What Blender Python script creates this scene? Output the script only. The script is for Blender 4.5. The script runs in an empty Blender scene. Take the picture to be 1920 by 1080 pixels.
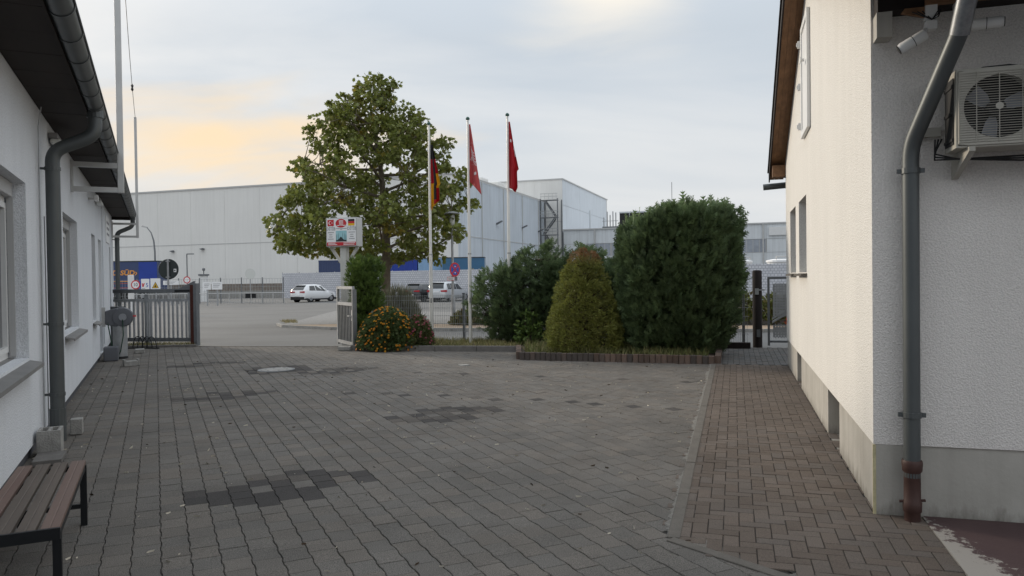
import bpy, bmesh, math, random
import numpy as np
from mathutils import Vector, Matrix
R = math.radians
sc = bpy.context.scene
random.seed(7); rng = np.random.default_rng(11)
col = sc.collection

# ------------------------------------------------------------------ camera, sky, sun, exposure
cam_d = bpy.data.cameras.new('camera'); cam = bpy.data.objects.new('camera', cam_d); col.objects.link(cam)
cam_d.sensor_width = 36; cam_d.lens = 1400 / 1920 * 36; cam_d.clip_end = 3000; cam_d.clip_start = 0.05
PITCH, ROLL = R(0.8), R(0.75)
fw = Vector((0, math.cos(PITCH), -math.sin(PITCH))); u0 = Vector((0, math.sin(PITCH), math.cos(PITCH))); r0 = Vector((1, 0, 0))
rt = r0 * math.cos(ROLL) - u0 * math.sin(ROLL); up = u0 * math.cos(ROLL) + r0 * math.sin(ROLL)
CAMP = Vector((0, 0, 1.68))
cam.matrix_world = Matrix(((rt.x, up.x, -fw.x, 0), (rt.y, up.y, -fw.y, 0), (rt.z, up.z, -fw.z, 1.68), (0, 0, 0, 1)))
sc.camera = cam

SUN_AZ, SUN_EL = -52.0, 18.0          # degrees: left of the view, low behind thin cloud
world = bpy.data.worlds.new('World'); sc.world = world; world.use_nodes = True
nt = world.node_tree; nt.nodes.clear()
def N(t, ty, **kw):
    n = t.nodes.new(ty)
    for k, v in kw.items(): setattr(n, k, v)
    return n
def world_sky():
    L = nt.links.new
    out = N(nt, 'ShaderNodeOutputWorld'); bg = N(nt, 'ShaderNodeBackground'); L(bg.outputs[0], out.inputs[0])
    sky = N(nt, 'ShaderNodeTexSky', sky_type='NISHITA', sun_disc=False, sun_elevation=R(SUN_EL), sun_rotation=R(SUN_AZ), air_density=1.2, dust_density=2.5)
    tc = N(nt, 'ShaderNodeTexCoord')
    sep = N(nt, 'ShaderNodeSeparateXYZ'); L(tc.outputs['Generated'], sep.inputs[0])
    # cloud layer: project the direction on a flat deck so clouds flatten towards the horizon
    zmax = N(nt, 'ShaderNodeMath', operation='MAXIMUM'); L(sep.outputs[2], zmax.inputs[0]); zmax.inputs[1].default_value = 0.0
    zadd = N(nt, 'ShaderNodeMath', operation='ADD'); L(zmax.outputs[0], zadd.inputs[0]); zadd.inputs[1].default_value = 0.22
    dx = N(nt, 'ShaderNodeMath', operation='DIVIDE'); L(sep.outputs[0], dx.inputs[0]); L(zadd.outputs[0], dx.inputs[1])
    dy = N(nt, 'ShaderNodeMath', operation='DIVIDE'); L(sep.outputs[1], dy.inputs[0]); L(zadd.outputs[0], dy.inputs[1])
    cmb = N(nt, 'ShaderNodeCombineXYZ'); L(dx.outputs[0], cmb.inputs[0]); L(dy.outputs[0], cmb.inputs[1])
    mp = N(nt, 'ShaderNodeMapping'); L(cmb.outputs[0], mp.inputs[0]); mp.inputs['Rotation'].default_value = (0, 0, R(20)); mp.inputs['Scale'].default_value = (0.8, 1.5, 1); mp.inputs['Location'].default_value = (3.1, 1.7, 0)
    n1 = N(nt, 'ShaderNodeTexNoise'); L(mp.outputs[0], n1.inputs['Vector']); n1.inputs['Scale'].default_value = 0.9; n1.inputs['Detail'].default_value = 7; n1.inputs['Roughness'].default_value = 0.52; n1.inputs['Distortion'].default_value = 0.5
    r1 = N(nt, 'ShaderNodeValToRGB'); L(n1.outputs[0], r1.inputs[0])
    r1.color_ramp.elements[0].position = 0.40; r1.color_ramp.elements[1].position = 0.66
    r1.color_ramp.elements[0].color = (0.465, 0.51, 0.56, 1); r1.color_ramp.elements[1].color = (0.60, 0.615, 0.63, 1)
    # thin veil over the clear-sky colour
    skm = N(nt, 'ShaderNodeMix', data_type='RGBA', blend_type='MULTIPLY'); skm.inputs[0].default_value = 1; L(sky.outputs[0], skm.inputs[6]); skm.inputs[7].default_value = (0.05, 0.05, 0.05, 1)
    mx = N(nt, 'ShaderNodeMix', data_type='RGBA'); mx.inputs[0].default_value = 0.88; L(skm.outputs[2], mx.inputs[6]); L(r1.outputs[0], mx.inputs[7])
    # pale band near the horizon
    hz = N(nt, 'ShaderNodeMapRange'); L(sep.outputs[2], hz.inputs[0]); hz.inputs[1].default_value = 0.0; hz.inputs[2].default_value = 0.22; hz.inputs[3].default_value = 0.7; hz.inputs[4].default_value = 0.0
    mh = N(nt, 'ShaderNodeMix', data_type='RGBA'); L(hz.outputs[0], mh.inputs[0]); L(mx.outputs[2], mh.inputs[6]); mh.inputs[7].default_value = (0.60, 0.595, 0.585, 1)
    # warm glow where the low sun lights the cloud from behind
    gl = Vector((math.sin(R(-21)) * math.cos(R(9.8)), math.cos(R(-21)) * math.cos(R(9.8)), math.sin(R(9.8))))
    dv = N(nt, 'ShaderNodeVectorMath', operation='SUBTRACT'); L(tc.outputs['Generated'], dv.inputs[0]); dv.inputs[1].default_value = gl
    ml = N(nt, 'ShaderNodeVectorMath', operation='MULTIPLY'); L(dv.outputs[0], ml.inputs[0]); ml.inputs[1].default_value = (3.0, 3.0, 10.0)
    ln = N(nt, 'ShaderNodeVectorMath', operation='LENGTH'); L(ml.outputs[0], ln.inputs[0])
    n2 = N(nt, 'ShaderNodeTexNoise'); L(mp.outputs[0], n2.inputs['Vector']); n2.inputs['Scale'].default_value = 2.0; n2.inputs['Detail'].default_value = 5; n2.inputs['Distortion'].default_value = 0.8
    na = N(nt, 'ShaderNodeMath', operation='MULTIPLY_ADD'); L(n2.outputs[0], na.inputs[0]); na.inputs[1].default_value = 1.7; L(ln.outputs[1], na.inputs[2])
    gm = N(nt, 'ShaderNodeMapRange', interpolation_type='SMOOTHSTEP'); L(na.outputs[0], gm.inputs[0]); gm.inputs[1].default_value = 0.65; gm.inputs[2].default_value = 1.75; gm.inputs[3].default_value = 0.9; gm.inputs[4].default_value = 0.0
    mg = N(nt, 'ShaderNodeMix', data_type='RGBA'); L(gm.outputs[0], mg.inputs[0]); L(mh.outputs[2], mg.inputs[6]); mg.inputs[7].default_value = (0.74, 0.575, 0.375, 1)
    # small bright gap in the cloud high ahead
    g2 = Vector((math.sin(R(7.5)) * math.cos(R(20.5)), math.cos(R(7.5)) * math.cos(R(20.5)), math.sin(R(20.5))))
    dv2 = N(nt, 'ShaderNodeVectorMath', operation='SUBTRACT'); L(tc.outputs['Generated'], dv2.inputs[0]); dv2.inputs[1].default_value = g2
    ml2 = N(nt, 'ShaderNodeVectorMath', operation='MULTIPLY'); L(dv2.outputs[0], ml2.inputs[0]); ml2.inputs[1].default_value = (6.0, 6.0, 11.0)
    ln2 = N(nt, 'ShaderNodeVectorMath', operation='LENGTH'); L(ml2.outputs[0], ln2.inputs[0])
    na2 = N(nt, 'ShaderNodeMath', operation='MULTIPLY_ADD'); L(n2.outputs[0], na2.inputs[0]); na2.inputs[1].default_value = 1.2; L(ln2.outputs[1], na2.inputs[2])
    gm2_ = N(nt, 'ShaderNodeMapRange', interpolation_type='SMOOTHSTEP'); L(na2.outputs[0], gm2_.inputs[0]); gm2_.inputs[1].default_value = 0.5; gm2_.inputs[2].default_value = 1.5; gm2_.inputs[3].default_value = 0.8; gm2_.inputs[4].default_value = 0.0
    mg2 = N(nt, 'ShaderNodeMix', data_type='RGBA'); L(gm2_.outputs[0], mg2.inputs[0]); L(mg.outputs[2], mg2.inputs[6]); mg2.inputs[7].default_value = (0.72, 0.665, 0.575, 1); mg = mg2
    zf = N(nt, 'ShaderNodeMapRange'); L(sep.outputs[2], zf.inputs[0]); zf.inputs[1].default_value = 0.30; zf.inputs[2].default_value = 1.0; zf.inputs[3].default_value = 1.0; zf.inputs[4].default_value = 1.95   # overcast: brighter towards the zenith
    L(mg.outputs[2], bg.inputs[0]); L(zf.outputs[0], bg.inputs[1])
world_sky()
sun_d = bpy.data.lights.new('sun', 'SUN'); sun = bpy.data.objects.new('sun', sun_d); col.objects.link(sun)
sun_d.energy = 1.8; sun_d.angle = R(12); sun_d.color = (1.0, 0.88, 0.72)
sd = Vector((math.sin(R(SUN_AZ)) * math.cos(R(SUN_EL)), math.cos(R(SUN_AZ)) * math.cos(R(SUN_EL)), math.sin(R(SUN_EL))))
sun.rotation_euler = sd.to_track_quat('Z', 'Y').to_euler(); sun.location = sd * 60 + Vector((0, 0, 20))
sc.view_settings.view_transform = 'Standard'; sc.view_settings.look = 'None'; sc.view_settings.gamma = 1; sc.view_settings.exposure = 0.50
sc.view_settings.use_curve_mapping = False

# ------------------------------------------------------------------ materials
MATS = {}
def mat(name, c, rough=0.6, metal=0.0, var=0.0, vs=6.0, c2=None, bump=0.0, bs=60.0, streak=0.0, attr=False, trans=0.0, spec=0.4, detail=5, coat=0.0, stretch=None, fine=0.0, fs=300.0):
    """procedural material: base colour c, blotched towards c2 (or darker) by noise, optional bump, vertical streaks, per-leaf attribute"""
    m = bpy.data.materials.new(name); m.use_nodes = True; t = m.node_tree; L = t.links.new
    b = t.nodes['Principled BSDF']; b.inputs['Roughness'].default_value = rough; b.inputs['Metallic'].default_value = metal
    b.inputs['Specular IOR Level'].default_value = spec
    if coat: b.inputs['Coat Weight'].default_value = coat; b.inputs['Coat Roughness'].default_value = 0.08
    b.inputs['Base Color'].default_value = (*c, 1)
    tc = N(t, 'ShaderNodeTexCoord'); vec = tc.outputs['Object']
    if stretch:
        mp = N(t, 'ShaderNodeMapping'); L(vec, mp.inputs[0]); mp.inputs['Scale'].default_value = stretch; vec = mp.outputs[0]
    cur = None
    if var > 0:
        n = N(t, 'ShaderNodeTexNoise'); L(vec, n.inputs['Vector']); n.inputs['Scale'].default_value = vs; n.inputs['Detail'].default_value = detail; n.inputs['Roughness'].default_value = 0.6
        mr = N(t, 'ShaderNodeMapRange'); L(n.outputs[0], mr.inputs[0]); mr.inputs[1].default_value = 0.3; mr.inputs[2].default_value = 0.7; mr.inputs[3].default_value = 0; mr.inputs[4].default_value = var
        mx = N(t, 'ShaderNodeMix', data_type='RGBA'); L(mr.outputs[0], mx.inputs[0]); mx.inputs[6].default_value = (*c, 1)
        mx.inputs[7].default_value = (*(c2 if c2 else tuple(k * 0.45 for k in c)), 1); cur = mx.outputs[2]
    if streak > 0:
        mp2 = N(t, 'ShaderNodeMapping'); L(tc.outputs['Object'], mp2.inputs[0]); mp2.inputs['Scale'].default_value = (3, 3, 0.12)
        n = N(t, 'ShaderNodeTexNoise'); L(mp2.outputs[0], n.inputs['Vector']); n.inputs['Scale'].default_value = 1.0; n.inputs['Detail'].default_value = 6; n.inputs['Roughness'].default_value = 0.65
        mr = N(t, 'ShaderNodeMapRange'); L(n.outputs[0], mr.inputs[0]); mr.inputs[1].default_value = 0.42; mr.inputs[2].default_value = 0.72; mr.inputs[3].default_value = 0; mr.inputs[4].default_value = streak
        mx = N(t, 'ShaderNodeMix', data_type='RGBA', blend_type='MULTIPLY'); L(mr.outputs[0], mx.inputs[0])
        if cur: L(cur, mx.inputs[6])
        else: mx.inputs[6].default_value = (*c, 1)
        mx.inputs[7].default_value = (0.42, 0.40, 0.37, 1); cur = mx.outputs[2]
    if fine > 0:
        n = N(t, 'ShaderNodeTexNoise'); L(tc.outputs['Object'], n.inputs['Vector']); n.inputs['Scale'].default_value = fs; n.inputs['Detail'].default_value = 2
        mr = N(t, 'ShaderNodeMapRange'); L(n.outputs[0], mr.inputs[0]); mr.inputs[1].default_value = 0.3; mr.inputs[2].default_value = 0.7; mr.inputs[3].default_value = 1 - fine; mr.inputs[4].default_value = 1 + fine
        mx = N(t, 'ShaderNodeMix', data_type='RGBA', blend_type='MULTIPLY'); mx.inputs[0].default_value = 1
        if cur: L(cur, mx.inputs[6])
        else: mx.inputs[6].default_value = (*c, 1)
        L(mr.outputs[0], mx.inputs[7]); cur = mx.outputs[2]
    if attr:   # attribute Col: r = brightness variation, g = towards second colour
        a = N(t, 'ShaderNodeAttribute', attribute_name='Col'); sp = N(t, 'ShaderNodeSeparateColor'); L(a.outputs[0], sp.inputs[0])
        mx = N(t, 'ShaderNodeMix', data_type='RGBA'); L(sp.outputs[1], mx.inputs[0])
        if cur: L(cur, mx.inputs[6])
        else: mx.inputs[6].default_value = (*c, 1)
        mx.inputs[7].default_value = (*(c2 if c2 else c), 1)
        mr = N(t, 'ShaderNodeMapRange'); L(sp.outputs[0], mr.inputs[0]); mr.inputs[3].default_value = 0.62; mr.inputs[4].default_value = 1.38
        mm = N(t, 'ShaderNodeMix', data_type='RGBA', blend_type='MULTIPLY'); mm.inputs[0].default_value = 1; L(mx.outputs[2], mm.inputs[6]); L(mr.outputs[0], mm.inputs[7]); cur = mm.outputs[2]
    if cur: L(cur, b.inputs['Base Color'])
    if bump > 0:
        n = N(t, 'ShaderNodeTexNoise'); L(vec, n.inputs['Vector']); n.inputs['Scale'].default_value = bs; n.inputs['Detail'].default_value = 3
        bp = N(t, 'ShaderNodeBump'); L(n.outputs[0], bp.inputs['Height']); bp.inputs['Strength'].default_value = bump; bp.inputs['Distance'].default_value = 0.02
        L(bp.outputs[0], b.inputs['Normal'])
    if trans > 0:
        tr = N(t, 'ShaderNodeBsdfTranslucent'); ms = N(t, 'ShaderNodeMixShader'); ms.inputs[0].default_value = trans
        if cur: L(cur, tr.inputs[0])
        else: tr.inputs[0].default_value = (*c, 1)
        L(b.outputs[0], ms.inputs[1]); L(tr.outputs[0], ms.inputs[2]); L(ms.outputs[0], t.nodes['Material Output'].inputs[0])
    MATS[name] = m
    return m

def paver_mat(name, c, cd, grain, warm):
    m = mat(name, c, 0.85, attr=False, spec=0.25); t = m.node_tree; L = t.links.new; b = t.nodes['Principled BSDF']
    a = N(t, 'ShaderNodeAttribute', attribute_name='Col'); sp = N(t, 'ShaderNodeSeparateColor'); L(a.outputs[0], sp.inputs[0])
    geo = N(t, 'ShaderNodeNewGeometry')
    oi = N(t, 'ShaderNodeObjectInfo')
    mx = N(t, 'ShaderNodeMix', data_type='RGBA'); L(sp.outputs[1], mx.inputs[0]); mx.inputs[6].default_value = (*c, 1); mx.inputs[7].default_value = (*cd, 1)
    mw = N(t, 'ShaderNodeMix', data_type='RGBA'); L(sp.outputs[2], mw.inputs[0]); L(mx.outputs[2], mw.inputs[6]); mw.inputs[7].default_value = (*warm, 1)
    mr = N(t, 'ShaderNodeMapRange'); L(sp.outputs[0], mr.inputs[0]); mr.inputs[3].default_value = 0.91; mr.inputs[4].default_value = 1.09
    m1 = N(t, 'ShaderNodeMix', data_type='RGBA', blend_type='MULTIPLY'); m1.inputs[0].default_value = 1; L(mw.outputs[2], m1.inputs[6]); L(mr.outputs[0], m1.inputs[7])
    n = N(t, 'ShaderNodeTexNoise'); L(geo.outputs['Position'], n.inputs['Vector']); n.inputs['Scale'].default_value = 170; n.inputs['Detail'].default_value = 2
    mr2 = N(t, 'ShaderNodeMapRange'); L(n.outputs[0], mr2.inputs[0]); mr2.inputs[1].default_value = 0.32; mr2.inputs[2].default_value = 0.68; mr2.inputs[3].default_value = 1 - grain; mr2.inputs[4].default_value = 1 + grain
    m2 = N(t, 'ShaderNodeMix', data_type='RGBA', blend_type='MULTIPLY'); m2.inputs[0].default_value = 1; L(m1.outputs[2], m2.inputs[6]); L(mr2.outputs[0], m2.inputs[7])
    n3 = N(t, 'ShaderNodeTexNoise'); L(geo.outputs['Position'], n3.inputs['Vector']); n3.inputs['Scale'].default_value = 0.9; n3.inputs['Detail'].default_value = 6; n3.inputs['Roughness'].default_value = 0.65
    mr3 = N(t, 'ShaderNodeMapRange'); L(n3.outputs[0], mr3.inputs[0]); mr3.inputs[1].default_value = 0.3; mr3.inputs[2].default_value = 0.7; mr3.inputs[3].default_value = 0.80; mr3.inputs[4].default_value = 1.18
    m3 = N(t, 'ShaderNodeMix', data_type='RGBA', blend_type='MULTIPLY'); m3.inputs[0].default_value = 1; L(m2.outputs[2], m3.inputs[6]); L(mr3.outputs[0], m3.inputs[7])
    L(m3.outputs[2], b.inputs['Base Color'])
    bp = N(t, 'ShaderNodeBump'); L(n.outputs[0], bp.inputs['Height']); bp.inputs['Strength'].default_value = 0.35; bp.inputs['Distance'].default_value = 0.006; L(bp.outputs[0], b.inputs['Normal'])
    return m

def stucco(name, c, dirt=0.25, bs=85, bump=0.55):
    m = mat(name, c, 0.9, spec=0.2); t = m.node_tree; L = t.links.new; b = t.nodes['Principled BSDF']
    tc = N(t, 'ShaderNodeTexCoord')
    n = N(t, 'ShaderNodeTexNoise'); L(tc.outputs['Object'], n.inputs['Vector']); n.inputs['Scale'].default_value = bs; n.inputs['Detail'].default_value = 3; n.inputs['Roughness'].default_value = 0.6
    v = N(t, 'ShaderNodeTexVoronoi'); L(tc.outputs['Object'], v.inputs['Vector']); v.inputs['Scale'].default_value = bs * 1.3
    ad = N(t, 'ShaderNodeMath', operation='ADD'); L(n.outputs[0], ad.inputs[0]); L(v.outputs[0], ad.inputs[1])
    bp = N(t, 'ShaderNodeBump'); L(ad.outputs[0], bp.inputs['Height']); bp.inputs['Strength'].default_value = bump; bp.inputs['Distance'].default_value = 0.008; L(bp.outputs[0], b.inputs['Normal'])
    mp = N(t, 'ShaderNodeMapping'); L(tc.outputs['Object'], mp.inputs[0]); mp.inputs['Scale'].default_value = (2.2, 2.2, 0.5)
    n2 = N(t, 'ShaderNodeTexNoise'); L(mp.outputs[0], n2.inputs['Vector']); n2.inputs['Scale'].default_value = 1.1; n2.inputs['Detail'].default_value = 7; n2.inputs['Roughness'].default_value = 0.65
    mr = N(t, 'ShaderNodeMapRange'); L(n2.outputs[0], mr.inputs[0]); mr.inputs[1].default_value = 0.35; mr.inputs[2].default_value = 0.75; mr.inputs[3].default_value = 0; mr.inputs[4].default_value = dirt
    mx = N(t, 'ShaderNodeMix', data_type='RGBA'); L(mr.outputs[0], mx.inputs[0]); mx.inputs[6].default_value = (*c, 1); mx.inputs[7].default_value = tuple(k * 0.62 for k in c) + (1,)
    # fine pitting: darker where the bump noise is low
    n4 = N(t, 'ShaderNodeMapRange'); L(n.outputs[0], n4.inputs[0]); n4.inputs[1].default_value = 0.25; n4.inputs[2].default_value = 0.6; n4.inputs[3].default_value = 0.82; n4.inputs[4].default_value = 1.04
    m2 = N(t, 'ShaderNodeMix', data_type='RGBA', blend_type='MULTIPLY'); m2.inputs[0].default_value = 1; L(mx.outputs[2], m2.inputs[6]); L(n4.outputs[0], m2.inputs[7])
    L(m2.outputs[2], b.inputs['Base Color'])
    return m

def hexmat():   # far plastic-strip fence: woven strips with small scale-like cells, too far to pick apart
    m = mat('woven_strips', (0.56, 0.57, 0.60), 0.6); t = m.node_tree; L = t.links.new; b = t.nodes['Principled BSDF']
    tc = N(t, 'ShaderNodeTexCoord'); mp = N(t, 'ShaderNodeMapping'); L(tc.outputs['Object'], mp.inputs[0]); mp.inputs['Rotation'].default_value = (R(90), 0, 0)
    br = N(t, 'ShaderNodeTexBrick'); L(mp.outputs[0], br.inputs['Vector']); br.inputs['Scale'].default_value = 1.0
    br.inputs['Color1'].default_value = (0.60, 0.61, 0.64, 1); br.inputs['Color2'].default_value = (0.52, 0.53, 0.57, 1); br.inputs['Mortar'].default_value = (0.30, 0.31, 0.35, 1)
    br.inputs['Brick Width'].default_value = 0.25; br.inputs['Row Height'].default_value = 0.2; br.inputs['Mortar Size'].default_value = 0.022; br.inputs['Mortar Smooth'].default_value = 0.3
    L(br.outputs[0], b.inputs['Base Color']); return m

mat('asphalt', (0.155, 0.153, 0.148), 0.9, var=0.8, vs=1.0, c2=(0.105, 0.103, 0.100), stretch=(0.22, 0.4, 1), fine=0.25, fs=120, detail=9)
mat('asphalt_dark', (0.12, 0.12, 0.12), 0.9, var=0.4, vs=0.5, bump=0.3, bs=90, fine=0.25, fs=120)
mat('joint_sand', (0.045, 0.042, 0.038), 0.95, var=0.5, vs=20)
paver_mat('paver', (0.126, 0.117, 0.106), (0.048, 0.044, 0.042), 0.50, (0.14, 0.122, 0.104))
paver_mat('path_brick', (0.110, 0.087, 0.071), (0.105, 0.104, 0.102), 0.26, (0.128, 0.106, 0.090))
stucco('stucco_white', (0.74, 0.76, 0.79), 0.22, 60, 0.5)
stucco('stucco_cream', (0.75, 0.73, 0.69), 0.20, 75, 0.65); stucco('stucco_front', (0.76, 0.725, 0.69), 0.25, 75, 0.5)
mat('plinth_dark', (0.10, 0.10, 0.11), 0.9, var=0.4, vs=5)
mat('plinth_light', (0.47, 0.45, 0.41), 0.85, var=0.5, vs=2.2, c2=(0.30, 0.285, 0.25), bump=0.12, bs=40, streak=0.35)
mat('concrete', (0.33, 0.32, 0.30), 0.9, var=0.5, vs=9, bump=0.25, bs=70, fine=0.15, fs=200)
mat('concrete_dark', (0.17, 0.16, 0.15), 0.9, var=0.5, vs=9, bump=0.25, bs=70)
mat('edging', (0.135, 0.122, 0.106), 0.9, var=0.5, vs=7, bump=0.2, bs=60, fine=0.15, fs=150)
mat('mortar', (0.20, 0.19, 0.172), 0.95, var=0.5, vs=30, bump=0.8, bs=40)
mat('zinc_dark', (0.095, 0.103, 0.105), 0.45, 0.4, var=0.5, vs=4, c2=(0.12, 0.13, 0.13))
mat('zinc_new', (0.36, 0.37, 0.38), 0.38, 0.8, var=0.8, vs=22, c2=(0.20, 0.21, 0.22))
mat('pipe_red', (0.072, 0.036, 0.030), 0.55, var=0.5, vs=12)
mat('galvanised', (0.42, 0.43, 0.44), 0.5, 0.55, var=0.5, vs=6)
mat('steel_grey', (0.20, 0.21, 0.22), 0.5, 0.5, var=0.4, vs=8)
mat('steel_light', (0.52, 0.52, 0.51), 0.42, 0.4, var=0.25, vs=3)
mat('alu_pole', (0.72, 0.71, 0.68), 0.38, 0.3, var=0.2, vs=2)
mat('rust', (0.085, 0.024, 0.017), 0.8, var=0.6, vs=14)
mat('dark_wood', (0.018, 0.012, 0.011), 0.8, var=0.6, vs=10, stretch=(1, 1, 0.1))
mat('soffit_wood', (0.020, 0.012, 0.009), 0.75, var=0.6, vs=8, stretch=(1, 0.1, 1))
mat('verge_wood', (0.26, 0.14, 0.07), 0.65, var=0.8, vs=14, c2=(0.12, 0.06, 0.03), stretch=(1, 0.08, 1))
mat('roof_tile', (0.035, 0.028, 0.027), 0.7, var=0.5, vs=6)
mat('slat_brown', (0.165, 0.115, 0.095), 0.6, var=0.7, vs=10, c2=(0.13, 0.075, 0.06), stretch=(1, 0.08, 1))
mat('slat_grey', (0.125, 0.100, 0.082), 0.65, var=0.7, vs=10, stretch=(1, 0.08, 1))
mat('black_steel', (0.010, 0.011, 0.013), 0.45, 0.2)
mat('white_frame', (0.74, 0.74, 0.73), 0.4, var=0.15, vs=3)
mat('grey_sill', (0.24, 0.235, 0.23), 0.5, 0.1, var=0.4, vs=5)
mat('dark_glass', (0.03, 0.035, 0.04), 0.06, 0.0, spec=0.8)
mat('shutter_grey', (0.42, 0.42, 0.42), 0.6)
mat('clad_beige', (0.80, 0.79, 0.76), 0.6, var=0.10, vs=0.18, streak=0.10)
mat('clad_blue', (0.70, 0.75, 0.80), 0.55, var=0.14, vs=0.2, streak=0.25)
mat('clad_grey', (0.70, 0.73, 0.75), 0.6, var=0.25, vs=0.25, streak=0.3)
mat('clad_seam', (0.50, 0.50, 0.49), 0.7)
mat('band_window', (0.36, 0.39, 0.44), 0.3, var=0.4, vs=1.2)
hexmat()
mat('truck_blue', (0.030, 0.052, 0.135), 0.5, var=0.4, vs=0.8, c2=(0.05, 0.075, 0.16), coat=0.2)
mat('cont_blue', (0.02, 0.055, 0.34), 0.5, var=0.3, vs=1)
mat('cont_light', (0.28, 0.45, 0.66), 0.5, var=0.3, vs=1)
mat('truck_teal', (0.045, 0.15, 0.28), 0.4, var=0.4, vs=0.6, coat=0.3)
mat('orange_print', (0.78, 0.33, 0.05), 0.6); mat('yellow_print', (0.75, 0.50, 0.10), 0.6); mat('red_print', (0.45, 0.07, 0.04), 0.6)
mat('white_print', (0.82, 0.82, 0.82), 0.5); mat('black_print', (0.02, 0.02, 0.022), 0.6); mat('grey_print', (0.25, 0.25, 0.26), 0.6)
mat('sign_red', (0.55, 0.03, 0.04), 0.45); mat('sign_blue', (0.03, 0.08, 0.38), 0.45); mat('sign_yellow', (0.75, 0.45, 0.02), 0.45)
mat('sign_back', (0.035, 0.045, 0.045), 0.6, var=0.3, vs=6); mat('sign_teal', (0.28, 0.55, 0.60), 0.5, var=0.6, vs=9, c2=(0.45, 0.68, 0.72))
mat('sign_post', (0.60, 0.59, 0.55), 0.7, var=0.3, vs=5)
mat('flag_red', (0.52, 0.018, 0.03), 0.75, var=0.25, vs=6, trans=0.35); mat('flag_pale', (0.56, 0.10, 0.10), 0.75, var=0.25, vs=6, trans=0.35)
mat('flag_black', (0.016, 0.016, 0.018), 0.8, trans=0.1); mat('flag_gold', (0.78, 0.47, 0.02), 0.75, var=0.2, vs=6, trans=0.35); mat('flag_white', (0.78, 0.75, 0.75), 0.75, trans=0.3)
mat('green_cap', (0.03, 0.09, 0.07), 0.4)
mat('car_white', (0.78, 0.79, 0.80), 0.25, coat=0.8); mat('car_silver', (0.55, 0.57, 0.59), 0.28, 0.45, coat=0.8); mat('car_dark', (0.03, 0.033, 0.036), 0.25, 0.2, coat=0.8)
mat('car_trim', (0.02, 0.02, 0.021), 0.6); mat('tyre', (0.014, 0.014, 0.014), 0.85); mat('rim', (0.38, 0.39, 0.40), 0.35, 0.7); mat('tail_red', (0.42, 0.012, 0.02), 0.2, coat=0.5); mat('car_glass', (0.018, 0.022, 0.025), 0.05, spec=0.9)
mat('bark', (0.105, 0.085, 0.062), 0.9, var=0.7, vs=7, c2=(0.18, 0.155, 0.115), bump=0.5, bs=25)
mat('twig', (0.06, 0.042, 0.03), 0.9, var=0.5, vs=9)
mat('plane_leaf', (0.168, 0.198, 0.044), 0.5, attr=True, c2=(0.34, 0.235, 0.035), trans=0.32)
mat('cypress_leaf', (0.096, 0.140, 0.066), 0.6, attr=True, c2=(0.15, 0.215, 0.085), trans=0.28)
mat('hedge_leaf', (0.098, 0.145, 0.070), 0.6, attr=True, c2=(0.15, 0.205, 0.08), trans=0.28)
mat('spruce_leaf', (0.215, 0.235, 0.055), 0.65, attr=True, c2=(0.23, 0.115, 0.06), trans=0.25)
mat('thuja_leaf', (0.092, 0.148, 0.032), 0.6, attr=True, c2=(0.13, 0.185, 0.04), trans=0.28)
mat('lavender_leaf', (0.125, 0.135, 0.085), 0.7, attr=True, c2=(0.16, 0.14, 0.09), trans=0.1)
mat('marigold_leaf', (0.070, 0.120, 0.036), 0.6, attr=True, c2=(0.11, 0.075, 0.03), trans=0.15)
mat('shrub_leaf', (0.10, 0.125, 0.028), 0.6, attr=True, c2=(0.17, 0.115, 0.05), trans=0.15)
mat('red_leaf', (0.42, 0.05, 0.02), 0.6, attr=True, c2=(0.55, 0.16, 0.03), trans=0.15)
mat('grass', (0.115, 0.135, 0.042), 0.7, attr=True, c2=(0.30, 0.25, 0.12), trans=0.15)
mat('petal_orange', (0.80, 0.28, 0.015), 0.6, attr=True, c2=(0.80, 0.42, 0.02), trans=0.15); mat('petal_pink', (0.42, 0.045, 0.12), 0.6, attr=True, c2=(0.40, 0.14, 0.14), trans=0.15)
mat('soil', (0.075, 0.058, 0.042), 0.95, var=0.6, vs=8, bump=0.5, bs=30)
mat('sand', (0.33, 0.255, 0.185), 0.95, var=0.5, vs=1.2, c2=(0.24, 0.17, 0.12), fine=0.2, fs=60)
mat('gravel', (0.24, 0.235, 0.225), 0.95, var=0.7, vs=9, c2=(0.15, 0.145, 0.14), bump=0.7, bs=14, fine=0.25, fs=40)
mat('gabion', (0.27, 0.235, 0.20), 0.95, var=0.9, vs=3.5, c2=(0.13, 0.11, 0.095), bump=0.9, bs=6)
mat('block_brown', (0.125, 0.082, 0.062), 0.9, var=0.6, vs=10, bump=0.2, bs=50, attr=True, c2=(0.10, 0.09, 0.085))
mat('litter', (0.50, 0.46, 0.38), 0.8, attr=True, c2=(0.06, 0.04, 0.025))
mat('slab_paint', (0.056, 0.032, 0.033), 0.75, var=1.0, vs=2.6, c2=(0.075, 0.045, 0.044), bump=0.15, bs=50)
mat('ac_body', (0.43, 0.41, 0.36), 0.55, var=0.25, vs=5); mat('ac_dark', (0.020, 0.020, 0.021), 0.7); mat('cable', (0.012, 0.012, 0.012), 0.5)
mat('camera_white', (0.72, 0.72, 0.71), 0.4); mat('lamp_glass', (0.62, 0.63, 0.60), 0.3); mat('reel_grey', (0.11, 0.115, 0.13), 0.55); mat('reel_light', (0.25, 0.26, 0.28), 0.5)
mat('hose_green', (0.012, 0.05, 0.03), 0.5); mat('block_grey', (0.36, 0.35, 0.33), 0.95, var=0.6, vs=12, bump=0.5, bs=60)
mat('yellow_foam', (0.60, 0.54, 0.33), 0.9, var=0.6, vs=20)
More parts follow.
